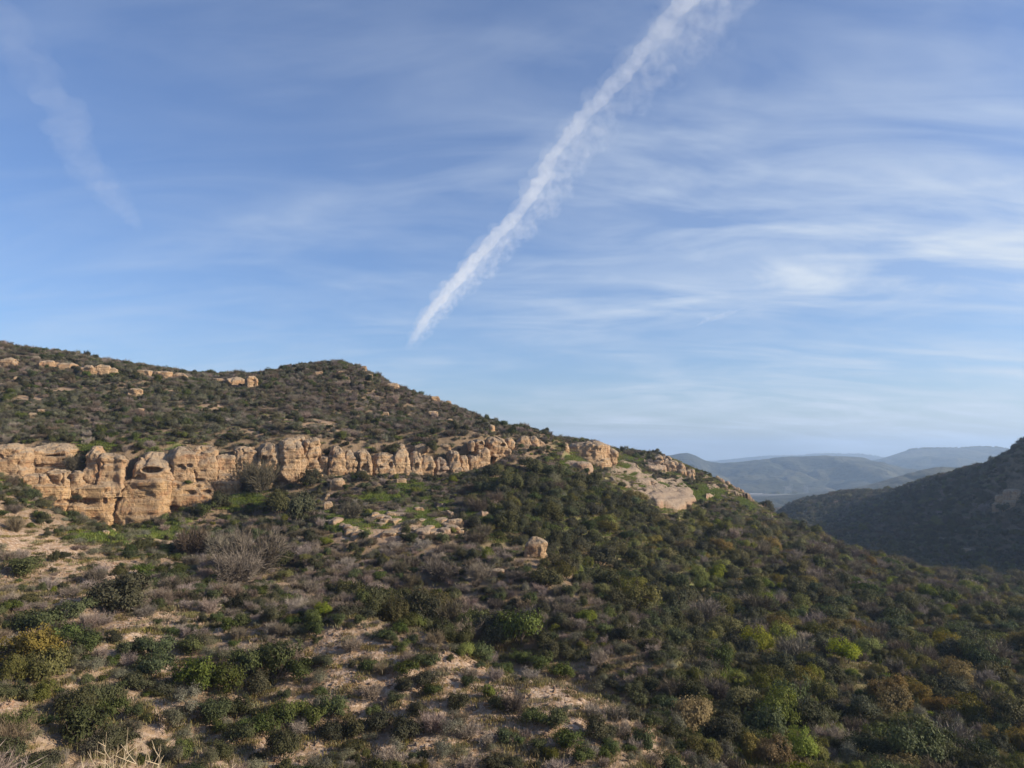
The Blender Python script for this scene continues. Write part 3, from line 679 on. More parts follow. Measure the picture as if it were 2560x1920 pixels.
slab([(1505, 1158), (1570, 1160), (1622, 1186), (1652, 1204), (1704, 1200), (1730, 1228), (1742, 1258), (1720, 1270), (1702, 1282), (1640, 1266), (1595, 1236), (1545, 1214), (1515, 1190)], 'rock_slab', 'largest bare pink sandstone slab, tilted and pitted, on the flank of the ridge', seed=3, lift=0.38)
rl_ = random.Random(8)
for (lx0, lx1, ly0, ly1, n_l) in ((818, 900, 1306, 1352, 7), (920, 1018, 1290, 1352, 14), (1018, 1150, 1306, 1344, 14)):
    for k in range(n_l):
        f = (k + rl_.uniform(.2, .8)) / n_l; x = lx0 + (lx1 - lx0) * f; y = ly0 + (ly1 - ly0) * (rl_.random() if lx0 > 905 else f) + 4
        ww = rl_.uniform(20, 44); hh_ = rl_.uniform(9, 20)
        crag(x - ww / 2, x + ww / 2, y - hh_, y, 'ledge_block', '', cat='rock', mat=rl_.choice(('pink_sandstone', 'sandstone')), group='crumbling ledge blocks under the column cliff', power=4.5, topround=0.25, facets=9, sink=1.2, strata=1.0, depth=4.5)
slab([(1085, 1268), (1110, 1272), (1136, 1288), (1128, 1298), (1100, 1286)], 'rock_slab', 'small sloping rock slab above the long layered one', seed=8, lift=0.25)
slab([(1182, 1290), (1205, 1282), (1222, 1296), (1205, 1304)], 'rock_slab', 'overhanging rock lip at the edge of the wooded ravine', seed=9, lift=0.5)
slab([(1752, 1196), (1775, 1193), (1798, 1224), (1800, 1238), (1765, 1252), (1772, 1225)], 'rock_slab', 'bare rock slab streaked with grass below the splintered rim rocks', seed=10)
slab([(1800, 1198), (1825, 1204), (1858, 1226), (1884, 1246), (1872, 1252), (1838, 1238), (1806, 1218)], 'rock_slab', 'long broken rock rib forming the low rim of the ridge', seed=15, lift=0.8)
slab([(1880, 1246), (1900, 1252), (1918, 1270), (1904, 1272), (1886, 1260)], 'rock_slab', 'short rock rib between the long rim rib and the last slab', seed=16, lift=0.7)
slab([(1610, 1158), (1650, 1162), (1668, 1180), (1640, 1184), (1612, 1174)], 'rock_slab', 'pale weathered slab between the largest slab and the splintered crags', seed=17, lift=0.5)
slab([(1735, 1282), (1756, 1276), (1760, 1288), (1740, 1294)], 'rock_slab', 'small isolated pale slab below the largest slab', seed=12, lift=0.3)
slab([(1906, 1258), (1918, 1262), (1936, 1286), (1942, 1300), (1930, 1298), (1914, 1278)], 'rock_slab', 'last pink rock slab at the low end of the ridge', seed=13)

ONES = ['', 'first', 'second', 'third', 'fourth', 'fifth', 'sixth', 'seventh', 'eighth', 'ninth', 'tenth', 'eleventh', 'twelfth', 'thirteenth', 'fourteenth', 'fifteenth', 'sixteenth', 'seventeenth', 'eighteenth', 'nineteenth']
def nth(n):
    if n < 20: return ONES[n]
    t_ = {2: ('twentieth', 'twenty-'), 3: ('thirtieth', 'thirty-'), 4: ('fortieth', 'forty-')}[min(n // 10, 4)]
    return t_[0] if n % 10 == 0 else t_[1] + ONES[n % 10]
rr_ = random.Random(5)
RIM = 'jumbled rim rocks along the end of the ridge'
for k in range(30):
    f = rr_.random(); x = 1796 + 84 * f + rr_.uniform(-4, 8); y = 1202 + 44 * f + rr_.uniform(-9, 10)
    sz = rr_.uniform(7, 14)
    crag(x - sz * .6, x + sz * .6, y - sz, y, 'rim_rock', 'small angular brown rock in the jumble along the low ridge end', step=0.2, group=RIM, mat='pink_sandstone', sink=0.8, power=3.5)
for k in range(26):
    f = rr_.random(); x = 1648 + 76 * f + rr_.uniform(-8, 8); y = 1164 + 30 * f + rr_.uniform(-10, 8)
    sz = rr_.uniform(12, 28)
    crag(x - sz * .55, x + sz * .55, y - sz, y, 'crag_block', 'rust brown splintered crag block above the largest slab', step=0.2, group='splintered crag blocks above the largest slab', mat='sandstone', sink=0.8, power=3.5)
for nm_, tx_ in (('rim_rock', 'angular brown rim rock counted downhill along the low end of the ridge'), ('ledge_block', 'crumbling tan ledge block counted sunward on the slope under the column cliff'), ('crag_block', 'rust brown crag block counted downhill above the largest slab')):
    for n_k, o_ in enumerate(sorted((o for o in COL.objects if o.name.split('.')[0] == nm_), key=lambda o: o.location.x)): o_['label'] = nth(n_k + 1) + ' ' + tx_
# boulders and outcrops standing singly
for (x, y, ww, hh, nm, lab, cat) in (
    (1343, 1396, 54, 50, 'boulder', 'big lone square boulder at the lip of the wooded ravine', 'boulder'),
    (1245, 1440, 40, 16, 'boulder', 'flat grey rock lying among bare grey brush', 'rock'),
    (1248, 1322, 22, 10, 'boulder', 'small pale grey rock by the shaded trees of the ravine', 'rock'),
    (14, 924, 40, 30, 'rock_outcrop', 'squarish outcrop under the skyline where the ridge is highest', 'outcrop'),
    (112, 926, 62, 26, 'rock_outcrop', 'long flat-topped outcrop below the skyline brush', 'outcrop'),
    (160, 926, 48, 20, 'rock_outcrop', 'low tail of the long flat-topped outcrop', 'outcrop'),
    (212, 938, 42, 26, 'rock_outcrop', 'greyish outcrop half covered by brush beside the double outcrop', 'outcrop'),
    (248, 940, 42, 30, 'rock_outcrop', 'taller half of the split double outcrop below the skyline', 'outcrop'),
    (276, 938, 30, 20, 'rock_outcrop', 'lower half of the split double outcrop below the skyline', 'outcrop'),
    (356, 938, 38, 14, 'rock_outcrop', 'wedge-shaped outcrop with a dark undercut below the skyline', 'outcrop'),
    (402, 944, 46, 18, 'rock_outcrop', 'rounded loaf-shaped outcrop below the skyline', 'outcrop'),
    (445, 950, 36, 18, 'rock_outcrop', 'outcrop with a square notch next to the loaf-shaped one', 'outcrop'),
    (541, 958, 28, 14, 'rock_outcrop', 'flat low outcrop leading up to the tilted ridge boulder', 'outcrop'),
    (584, 966, 50, 24, 'rock_outcrop', 'broad cracked outcrop beside the tilted ridge boulder', 'outcrop'),
    (624, 974, 36, 36, 'rock_outcrop', 'tilted square boulder ending the row of skyline outcrops', 'outcrop'),
    (334, 992, 38, 22, 'boulder', 'undercut boulder alone in the scrub above the cliff', 'boulder'),
    (348, 1036, 20, 17, 'boulder', 'small pinkish boulder below the undercut one above the cliff', 'boulder'),
    (77, 1048, 20, 17, 'boulder', 'small round boulder high above the western cliff end', 'boulder'),
    (100, 1034, 24, 12, 'boulder', 'low half buried rock above the small round boulder', 'rock'),
    (38, 952, 22, 11, 'boulder', 'pale rock below the squarish skyline outcrop', 'rock'),
    (796, 938, 26, 11, 'rock_outcrop', 'orange ledge near the top of the rounded summit', 'outcrop'),
    (850, 934, 28, 8, 'rock_outcrop', 'thin pale ledge on the summit dome', 'outcrop'),
    (866, 950, 13, 9, 'boulder', 'small round rock below the summit ledge', 'rock'),
    (908, 930, 18, 15, 'rock_outcrop', 'orange rock nose on the skyline where the summit breaks', 'outcrop'),
    (922, 944, 20, 10, 'rock_outcrop', 'rock step on the skyline below the orange nose', 'outcrop'),
    (978, 970, 36, 14, 'rock_outcrop', 'flat tan outcrop on the descending skyline', 'outcrop'),
    (1086, 1006, 30, 17, 'rock_outcrop', 'rounded tan outcrop on the ridge slope past the summit', 'outcrop'),
    (1120, 1010, 18, 14, 'rock_outcrop', 'smaller outcrop next to the rounded tan one on the ridge slope', 'outcrop'),
    (1030, 1022, 34, 8, 'rock_outcrop', 'greenish flat rock ledge across the ridge slope', 'outcrop'),
    (1080, 1040, 28, 14, 'rock_outcrop', 'orange wedge rock in the middle of the ridge slope', 'outcrop'),
    (963, 1040, 20, 11, 'boulder', 'pale pebble-shaped boulder alone on the slope under the summit', 'boulder'),
    (1106, 1060, 13, 12, 'boulder', 'round boulder first of three in a row above the column cliff', 'boulder'),
    (1124, 1060, 18, 13, 'boulder', 'broad boulder between two others in a row above the column cliff', 'boulder'),
    (1144, 1063, 14, 10, 'boulder', 'tan boulder last of three in a row above the column cliff', 'boulder'),
    (1230, 1082, 12, 22, 'rock_outcrop', 'thin orange rock rib on the slope over the capstones', 'outcrop'),
    (1112, 1122, 34, 14, 'boulder', 'flat pale grey boulder in dark brush behind the columns', 'boulder'),
    (842, 1226, 36, 30, 'boulder', 'lumpy two-humped boulder fallen below the column cliff', 'boulder'),
    (818, 1250, 16, 17, 'boulder', 'small square boulder under the two-humped one', 'boulder'),
    (816, 1280, 24, 24, 'boulder', 'pointed pale boulder with its narrow end down', 'boulder'),
    (1003, 1212, 30, 18, 'boulder', 'smooth oval boulder at the foot of the columns', 'boulder'),
    (1045, 1282, 28, 14, 'boulder', 'tan boulder above the layered slabs', 'boulder'),
    (260, 1338, 20, 13, 'boulder', 'broken yellowish block in the rubble under the cliff crack', 'rock'),
    (278, 1330, 16, 10, 'boulder', 'flat yellowish block topping the rubble under the cliff crack', 'rock'),
    (292, 1322, 12, 8, 'boulder', 'small pale block at the end of the rubble under the cliff crack', 'rock'),
    (2542, 1248, 44, 24, 'rock_outcrop', 'broad reddish rock face high in the shade of the dark hill', 'outcrop'),
    (2512, 1252, 30, 16, 'rock_outcrop', 'shaded reddish rock shoulder beside the broad face on the dark hill', 'outcrop'),
    (2532, 1266, 34, 16, 'rock_outcrop', 'shaded rock step under the broad face on the dark hill', 'outcrop'),
    (2496, 1276, 22, 18, 'rock_outcrop', 'narrow shaded rock rib low on the dark hill', 'outcrop'),
    (2420, 1380, 26, 8, 'boulder', 'pale rock showing through the valley trees', 'rock')):
    crag(x - ww / 2, x + ww / 2, y - hh, y, nm, lab, cat=cat, sink=0.9, power=4.5, topround=0.32, facets=8)


# ----------------------------------------------------------------------------
# shrubs: prototypes, built as unit plants (about 1 m radius)
# ----------------------------------------------------------------------------
def tubes(segs, sides=3):
    """tapered twigs: list of (p0, p1, r0, r1)"""
    Vs, Fs = [], []
    for k, (p0, p1, r0, r1) in enumerate(segs):
        p0 = np.asarray(p0, float); p1 = np.asarray(p1, float)
        d = p1 - p0; d /= max(np.linalg.norm(d), 1e-6)
        a = np.cross(d, (0.3, 0.5, 0.81)); a /= max(np.linalg.norm(a), 1e-6); b = np.cross(d, a)
        for p, r in ((p0, r0), (p1, r1)):
            for s in range(sides):
                an = 2 * math.pi * s / sides; Vs.append(p + (a * math.cos(an) + b * math.sin(an)) * r)
        o = len(Vs) - 2 * sides
        for s in range(sides): Fs.append((o + s, o + (s + 1) % sides, o + sides + (s + 1) % sides, o + sides + s))
    return np.array(Vs), np.array(Fs)
def quads(ctr, ax, nrm, ln, wd):
    """leaf-sized rhombs"""
    side = np.cross(nrm, ax); side /= np.maximum(np.linalg.norm(side, axis=1, keepdims=True), 1e-6)
    ln = ln[:, None]; wd = wd[:, None]
    V = np.stack([ctr - ax * ln, ctr + side * wd, ctr + ax * ln, ctr - side * wd], 1).reshape(-1, 3)
    return V, np.arange(len(V)).reshape(-1, 4)
def unit(n, g):
    v = g.normal(size=(n, 3)); return v / np.linalg.norm(v, axis=1, keepdims=True)
def shrub_parts(seed, nclump, nleaf, leaf, height=1.15, spread=1.0, shell=0.55, clump=0.24, aspect=0.5, flat=0.75, lobes=4):
    g = np.random.default_rng(seed)
    # an uneven dome made of a few lobes
    lob = np.c_[g.uniform(-0.62, 0.62, lobes) * spread, g.uniform(-0.62, 0.62, lobes) * spread, g.uniform(0.22, 0.66, lobes) * height]
    lr = g.uniform(0.26, 0.58, lobes)
    which = g.integers(0, lobes, nclump)
    d = unit(nclump, g); d[:, 2] = np.abs(d[:, 2]) * 1.0 - 0.25
    d /= np.linalg.norm(d, axis=1, keepdims=True)
    cc = lob[which] + d * (lr[which] * g.uniform(shell, 1.05, nclump))[:, None] * np.array([1.1, 1.1, flat])
    cc[:, 2] = np.maximum(cc[:, 2], 0.07)
    per = max(1, nleaf // nclump)
    cs = clump * g.uniform(0.6, 1.3, nclump)
    ctr = np.repeat(cc, per, 0) + g.normal(size=(nclump * per, 3)) * np.repeat(cs, per)[:, None] * np.array([0.55, 0.55, 0.42])
    ctr[:, 2] = np.maximum(ctr[:, 2], 0.02)
    out = ctr - np.array([0, 0, 0.25 * height]); out /= np.linalg.norm(out, axis=1, keepdims=True)
    cn = ctr - np.repeat(lob[which], per, 0); cn /= np.maximum(np.linalg.norm(cn, axis=1, keepdims=True), 1e-6)
    nrm = unit(len(ctr), g) * 0.75 + out * 0.5 + cn * 0.7 + np.array([0, 0, 0.2]); nrm /= np.linalg.norm(nrm, axis=1, keepdims=True)
    ax = np.cross(nrm, unit(len(ctr), g)); ax /= np.maximum(np.linalg.norm(ax, axis=1, keepdims=True), 1e-6)
    ln = leaf * g.uniform(0.65, 1.35, len(ctr)); wd = ln * aspect * g.uniform(0.8, 1.2, len(ctr))
    leaves = quads(ctr, ax, nrm, ln, wd)
    segs = []
    for q in range(lobes):
        root = np.array([g.normal() * 0.06, g.normal() * 0.06, -0.12]); mid = root * 0.5 + lob[q] * 0.5 + g.normal(size=3) * 0.05
        segs += [(root, mid, 0.035, 0.026), (mid, lob[q], 0.026, 0.016)]
    for k in range(0, nclump, 2):
        segs.append((lob[which[k]], cc[k], 0.012, 0.005))
    for k in range(26):         # bare twigs standing out of the crown
        q = 2 * int(g.integers(0, nclump // 2)); dd = cc[q] - np.array([0, 0, 0.1]); dd = dd / np.linalg.norm(dd) + g.normal(size=3) * 0.25 + np.array([0, 0, 0.3])
        segs.append((cc[q], cc[q] + dd * g.uniform(0.12, 0.34), 0.006, 0.002))
    return leaves, tubes(segs)
def dry_parts(seed, nmain, ntwig, height=1.0, wid=0.010, up=0.55, curl=0.3):
    """leafless brush: a fan of thin stems, each splitting into fine twigs"""
    g = np.random.default_rng(seed); segs = []; tw = []
    for k in range(nmain):
        a = g.uniform(0, 2 * math.pi); el = g.uniform(0.25, 1.0)
        d = np.array([math.cos(a) * (1 - el * up), math.sin(a) * (1 - el * up), 0.35 + el * 0.75]); d /= np.linalg.norm(d)
        ln = g.uniform(0.75, 1.15) * height
        p0 = np.array([g.normal() * 0.10, g.normal() * 0.10, -0.10]); p1 = p0 + d * ln * 0.5; p2 = p1 + (d + g.normal(size=3) * 0.2) * ln * 0.5
        segs += [(p0, p1, 0.010, 0.007), (p1, p2, 0.007, 0.003)]
        for q in range(ntwig):
            f = g.uniform(0.25, 1.0); b = p0 + (p1 - p0) * min(1, f * 2) if f < 0.5 else p1 + (p2 - p1) * (f * 2 - 1)
            dd = d * 0.7 + unit(1, g)[0] * 0.85 + np.array([0, 0, 0.25]); dd /= np.linalg.norm(dd)
            tw.append((b, dd, g.uniform(0.08, 0.22) * height))
    b = np.array([t[0] for t in tw]); dd = np.array([t[1] for t in tw]); ln = np.array([t[2] for t in tw])
    nrm = np.cross(dd, unit(len(b), g)); nrm /= np.maximum(np.linalg.norm(nrm, axis=1, keepdims=True), 1e-6)
    ctr = b + dd * ln[:, None]; ctr[:, 2] = np.maximum(ctr[:, 2], 0.03)
    return quads(ctr, dd, nrm, ln, np.full(len(b), wid) * g.uniform(0.7, 1.5, len(b))), tubes(segs)
# kind: (noun, leaf material, stem material, list of (leaves, stems))
KIND = {}
def kind(key, noun, leafm, stemm, protos):
    out = []
    for i, (lv, st) in enumerate(protos):
        a = mesh_np(noun + '_foliage', *lv, smooth=False); a.materials.append(M[leafm])
        b = mesh_np(noun + '_stems', *st, smooth=True); b.materials.append(M[stemm])
        V = np.vstack([lv[0], st[0]]); Fc = np.vstack([lv[1], st[1] + len(lv[0])])
        j = mesh_np(noun, V, Fc, smooth=False); j.materials.append(M[leafm]); j.materials.append(M[stemm])
        j.polygons.foreach_set('material_index', np.r_[np.zeros(len(lv[1]), np.int32), np.ones(len(st[1]), np.int32)])
        out.append((a, b, j))
    KIND[key] = (noun, out)
S4 = range(4)
kind('green', 'green_shrub', 'leaf_green', 'bark', [shrub_parts(100 + i, 90, 3400, 0.052, 1.2, lobes=4 + i % 3, clump=0.22) for i in S4])
kind('dark', 'dark_shrub', 'leaf_dark', 'bark', [shrub_parts(200 + i, 150, 5000, 0.046, 1.2, lobes=5, clump=0.18, shell=0.68, flat=0.82) for i in S4])
kind('sage', 'sage_shrub', 'leaf_sage', 'bark', [shrub_parts(300 + i, 110, 2600, 0.042, 1.0, lobes=4, clump=0.22, aspect=0.32, shell=0.4) for i in S4])
kind('olive', 'scrub_oak', 'leaf_olive', 'bark', [shrub_parts(400 + i, 150, 5400, 0.046, 1.3, lobes=5, clump=0.18, shell=0.74, flat=0.85) for i in S4])
kind('bright', 'bright_shrub', 'leaf_bright', 'bark', [shrub_parts(500 + i, 150, 5600, 0.046, 1.2, lobes=4, clump=0.18, shell=0.78, flat=0.85) for i in S4])
kind('gold', 'golden_shrub', 'leaf_gold', 'bark', [shrub_parts(600 + i, 150, 5200, 0.046, 1.3, lobes=5, clump=0.19, shell=0.76, flat=0.85) for i in S4])
kind('dry', 'dry_shrub', 'twig_dry', 'twig_dry', [dry_parts(700 + i, 50, 44, 1.0, 0.007) for i in S4])
kind('brown', 'brown_shrub', 'twig_brown', 'twig_brown', [dry_parts(800 + i, 64, 56, 1.1, 0.0075, 0.45) for i in S4])
KEYS = ['green', 'dark', 'sage', 'olive', 'bright', 'gold', 'dry', 'brown']

# ----------------------------------------------------------------------------
# where the plants stand
# ----------------------------------------------------------------------------
PL = []          # (key, x, y, z, radius, height factor, hand-placed?)
CELL = {}
def near(x, y, r, f=0.62):
    cx, cy = int(x // 4), int(y // 4)
    for i in (-1, 0, 1):
        for j in (-1, 0, 1):
            for (a, b, q) in CELL.get((cx + i, cy + j), ()):
                if (a - x) ** 2 + (b - y) ** 2 < ((q + r) * f) ** 2: return True
    return False
def put(key, x, y, z, r, hf=1.0, hand=False):
    PL.append((key, x, y, z, r, hf, hand)); CELL.setdefault((int(x // 4), int(y // 4)), []).append((x, y, r * (1.45 if hand else 1.0)))
HAND = [  # px, py of the foot, width in px, kind, height factor
    (270, 1530, 150, 'dark', .9), (330, 1500, 90, 'dark', 1), (200, 1545, 80, 'green', .9), (60, 1440, 90, 'green', .8), (430, 1460, 60, 'green', .9), (350, 1440, 60, 'green', .8),
    (90, 1590, 120, 'green', .9), (150, 1620, 110, 'green', .9), (60, 1680, 130, 'gold', 1.1), (100, 1700, 120, 'olive', 1.2), (20, 1720, 90, 'olive', 1.2), (210, 1640, 90, 'green', 1), (230, 1680, 80, 'sage', 1),
    (330, 1650, 90, 'green', 1), (400, 1650, 90, 'green', 1), (380, 1700, 100, 'green', 1), (480, 1640, 70, 'green', 1), (520, 1620, 80, 'sage', 1), (560, 1580, 60, 'green', .9), (590, 1570, 60, 'green', .9),
    (500, 1720, 110, 'green', 1.1), (560, 1730, 100, 'green', 1.1), (620, 1690, 110, 'green', 1.1), (690, 1690, 110, 'green', 1.1), (750, 1700, 90, 'green', 1), (650, 1740, 90, 'dark', 1), (470, 1770, 100, 'sage', 1), (530, 1810, 90, 'green', 1), (580, 1790, 90, 'dark', 1), (620, 1840, 70, 'green', 1),
    (690, 1840, 100, 'green', 1.1), (710, 1900, 110, 'dark', 1.1), (240, 1780, 120, 'green', 1), (200, 1800, 130, 'dark', 1), (270, 1800, 90, 'green', 1), (180, 1870, 130, 'green', 1.1), (250, 1880, 90, 'sage', 1.1), (300, 1880, 100, 'dark', 1), (420, 1830, 100, 'sage', 1), (460, 1850, 70, 'sage', 1),
    (560, 1900, 80, 'dark', .9), (1225, 1750, 46, 'bright', 1.2), (1020, 1690, 70, 'green', .9), (1060, 1670, 60, 'green', .9), (1010, 1730, 60, 'dark', 1), (1150, 1780, 70, 'dark', 1.1), (1170, 1720, 50, 'green', .9), (1380, 1820, 80, 'green', .9), (1340, 1810, 70, 'green', .9), (1480, 1840, 70, 'dark', 1.1), (1420, 1880, 80, 'green', 1),
    (1100, 1900, 80, 'sage', 1.2), (1000, 1860, 90, 'dark', 1.1), (1050, 1790, 60, 'dark', 1), (950, 1830, 80, 'dark', 1.1), (880, 1850, 80, 'dark', 1.1), (1350, 1680, 70, 'green', .9), (1300, 1660, 60, 'green', .8), (1400, 1690, 70, 'green', .8), (1500, 1730, 70, 'sage', .9), (1610, 1870, 80, 'green', 1), (1540, 1800, 60, 'brown', 1),
    (1300, 1616, 130, 'green', 1.1), (1240, 1620, 90, 'dark', 1.1), (1350, 1625, 70, 'dark', 1), (1080, 1570, 110, 'dark', 1.2), (1120, 1575, 100, 'brown', 1.2), (1020, 1560, 110, 'dark', 1.1), (980, 1550, 90, 'dark', 1.1), (1170, 1610, 90, 'brown', 1), (930, 1540, 80, 'dark', 1.0),
    (480, 1390, 110, 'brown', 1), (560, 1400, 100, 'brown', 1.1), (640, 1440, 140, 'brown', 1.2), (590, 1460, 120, 'brown', 1.1), (700, 1420, 80, 'dark', 1), (740, 1310, 110, 'dark', 1.2), (700, 1290, 90, 'dark', 1.1), (880, 1300, 60, 'brown', 1.2), (650, 1235, 110, 'brown', 1.2), (600, 1230, 60, 'brown', 1.1), (560, 1240, 60, 'dark', 1.2), (540, 1275, 70, 'dark', 1.1), (320, 1300, 55, 'dark', 1), (510, 1295, 50, 'green', 1.1),
    (780, 1215, 60, 'dark', 1.2), (1100, 1455, 80, 'brown', 1.1), (1090, 1440, 60, 'brown', 1), (1200, 1450, 80, 'dry', 1), (1372, 1462, 100, 'olive', .8), (1410, 1452, 70, 'olive', .9),
    (1280, 1230, 60, 'olive', 1.3), (1265, 1215, 45, 'olive', 1.1), (1230, 1200, 50, 'dark', 1.2), (1340, 1190, 60, 'dark', 1.2), (1380, 1200, 60, 'dark', 1.1), (1200, 1235, 50, 'green', 1.1),
    (1905, 1640, 90, 'bright', 1.0), (1955, 1622, 90, 'bright', 1.0), (1805, 1680, 85, 'green', 1.1), (2120, 1660, 90, 'bright', .9), (2160, 1640, 70, 'bright', .9), (1970, 1580, 70, 'olive', .9), (2040, 1720, 55, 'bright', 1.6), (2060, 1770, 80, 'olive', 1.2), (2265, 1745, 75, 'gold', 1.1), (2190, 1745, 48, 'bright', 1.2), (2400, 1715, 95, 'gold', 1), (2240, 1800, 85, 'gold', 1.3),
    (1870, 1900, 70, 'gold', 1.4), (1930, 1915, 80, 'gold', 1.2), (2010, 1910, 90, 'bright', 1.2), (2270, 1850, 100, 'olive', 1), (2430, 1490, 70, 'bright', .8), (1980, 1395, 40, 'gold', .9), (1790, 1450, 60, 'bright', .9), (1800, 1430, 60, 'bright', .9), (1670, 1400, 55, 'olive', 1.1), (1760, 1480, 60, 'bright', .8), (1540, 1400, 60, 'olive', 1.1), (1590, 1420, 60, 'olive', 1.1), (1530, 1390, 45, 'bright', 1), (1660, 1345, 40, 'olive', 1),
    (2480, 1560, 70, 'dark', 1), (2100, 1540, 60, 'dark', 1), (2090, 1560, 70, 'green', 1), (2010, 1530, 60, 'olive', 1), (2230, 1590, 70, 'green', 1), (2260, 1610, 60, 'olive', 1), (1880, 1500, 80, 'olive', 1), (1900, 1540, 80, 'brown', 1.1), (1760, 1560, 80, 'brown', 1.1), (2050, 1600, 90, 'olive', .9), (2450, 1640, 90, 'dark', 1), (1920, 1720, 70, 'olive', 1.2), (1850, 1730, 60, 'bright', 1.2), (2420, 1800, 110, 'olive', 1), (2350, 1790, 80, 'gold', .9), (2500, 1790, 90, 'brown', 1), (2450, 1915, 90, 'green', 1)]
for (x, y, ww, k, hf) in HAND:
    b = hit(x, y); put(k, b[0], b[1], b[2], ww * MPX(b[1]) / 2.1, hf * 1.25, True)
HAND_SPECIAL = [(183, 1178, 44, 'brown', 1.9, 'dark leafless bush clinging in a gap high on the cliff face'), (60, 1180, 60, 'brown', 1.3, 'grey brush spilling down the gully between two cliff columns'),
                (375, 1118, 40, 'dry', 1, 'bare grey bush on top of the cliff over the big hollow'), (545, 1120, 36, 'dark', 1, 'dark bush on the cliff edge between two columns'), (822, 1142, 34, 'dark', 1, 'round dark bush pressed against a leaning cliff column'),
                (735, 1140, 40, 'sage', 1.4, 'grey-green bush growing in the recess behind the leaning cliff column'), (975, 1132, 44, 'dark', 1, 'dark bush sitting on the shoulder of the middle columns'), (1085, 1130, 50, 'dark', 1.2, 'dark brush filling the gap above the pink column'), (195, 1255, 26, 'dark', 1.5, 'small dark bush hanging from the lower cliff wall'), (470, 1212, 40, 'green', .7, 'green bush on the ledge of the lower cliff wall')]

# random filling: densities and mixtures by part of the place
MIX = [  # probabilities of the eight kinds, radius range, share kept
    ([.21, .15, .20, .01, .01, .00, .31, .11], (.28, .85), .85),
    ([.10, .22, .16, .03, .01, .00, .30, .18], (.40, .95), .80),
    ([.12, .18, .28, .03, .03, .00, .18, .18], (.35, .90), .80),
    ([.08, .15, .38, .00, .00, .00, .18, .21], (.40, 1.0), 1.3),
    ([.11, .26, .09, .21, .05, .045, .06, .175], (.55, 1.7), 1.1),
    ([.12, .24, .28, .04, .02, .00, .10, .20], (.40, .95), .80),
    ([.02, .40, .06, .24, .00, .00, .02, .26], (1.1, 2.3), 1.0),
    ([.04, .46, .16, .08, .00, .00, .04, .22], (1.1, 2.4), 1.0)]
g = np.random.default_rng(21)
def candidates(n, r0, r1, a0, a1):
    r = np.sqrt(g.uniform(r0 * r0, r1 * r1, n)); a = np.radians(g.uniform(a0, a1, n))
    return r * np.sin(a), r * np.cos(a)
cx, cy = [], []
for args in ((16000, 34, 70, -47, 47), (30000, 60, 130, -47, 47), (92000, 115, 215, -47, 47), (120000, 190, 780, 14, 44)):
    x, y = candidates(*args); cx.append(x); cy.append(y)
cx = np.concatenate(cx); cy = np.concatenate(cy); cz = hmap(cx, cy)
P3 = np.stack([cx, cy, cz], 1); ppx, ppy, _ = proj(P3)
zn_ = zone(ppx, ppy, cy); bare_ = blobs(ppx, ppy, BARE); gra_ = blobs(ppx, ppy, GRASS); wood_ = blobs(ppx, ppy, WOOD)
dens = fbm(xy0(cx / 14, cy / 14), 3, 91)
e = 0.5
slope = np.hypot(hmap(cx + e, cy) - hmap(cx - e, cy), hmap(cx, cy + e) - hmap(cx, cy - e)) / (2 * e)
patch = fbm(xy0(cx / 20, cy / 20), 2, 55)
hid = hidden(cx, cy, cz + 1.6) | (ppx < -700) | (ppx > 3260) | (ppy > 2080)
rock_xy = [(o.location.x, o.location.y, max(o.dimensions.x, o.dimensions.y) * 0.42) for o in COL.objects if o.type == 'MESH' and o.name.split('.')[0] in ('boulder', 'rock_outcrop', 'sandstone_crag')]
slab_o = [o for o in COL.objects if o.name.split('.')[0] in ('rock_slab', 'sandstone_ledge')]
SLABPX = [(1600, 1214, 108, 36, 0.5), (1685, 1250, 68, 42, 0.3), (1480, 1140, 80, 30, 0), (1850, 1236, 62, 22, 0.6), (1925, 1285, 20, 34, -0.5), (1778, 1225, 34, 42, 0), (1343, 1395, 36, 30, 0), (1690, 1172, 50, 26, 0.3), (1600, 1205, 85, 22, 0.5), (1680, 1238, 52, 28, 0.3), (860, 1325, 38, 18, 0.7), (968, 1312, 44, 34, 0), (1075, 1322, 64, 15, -0.1), (1778, 1222, 20, 30, 0), (1924, 1278, 12, 24, -0.5), (1445, 1164, 44, 10, 0), (1110, 1282, 26, 10, .4)]
onslab = np.zeros(len(cx), bool)
for e_ in SLABPX: onslab |= ell(ppx, ppy, *e_) < 1.0
U = g.random((len(cx), 4))
for i in range(len(cx)):
    if hid[i]: continue
    z_ = int(zn_[i]); pr, (ra, rb), keep = MIX[z_]
    if wood_[i] > 0.45: pr = (.14, .58, .02, .22, .02, .00, .00, .02); ra, rb = 0.8, 1.9
    k = keep * (1.0 + (0.75 if z_ == 0 else 0.4) * dens[i]) * (1 - 0.88 * bare_[i]) * (1 - 0.72 * gra_[i])
    if onslab[i]: k *= 0.05
    if z_ < 6 and slope[i] > 2.4 and 108 < cy[i] < 145: k *= 0.25
    if U[i, 0] > k: continue
    r = ra + (rb - ra) * U[i, 1] ** 1.8
    if near(cx[i], cy[i], r, (0.54, 0.48, 0.48, 0.42, 0.62, 0.46, 0.42, 0.38)[z_]): continue
    if any((a - cx[i]) ** 2 + (b - cy[i]) ** 2 < (q + r * 0.3) ** 2 for a, b, q in rock_xy): continue
    p = np.array(pr); p[6] *= 1 + 0.9 * patch[i]; p[7] *= 1 + 0.9 * patch[i]; p[2] *= 1 - 0.5 * patch[i]; p = np.clip(p, 0, None); p /= p.sum()
    key = KEYS[int(np.searchsorted(np.cumsum(p), min(U[i, 2], 0.9999)))]
    put(key, cx[i], cy[i], cz[i], r, (1.0 + 0.55 * U[i, 3]))
print('plants', len(PL))

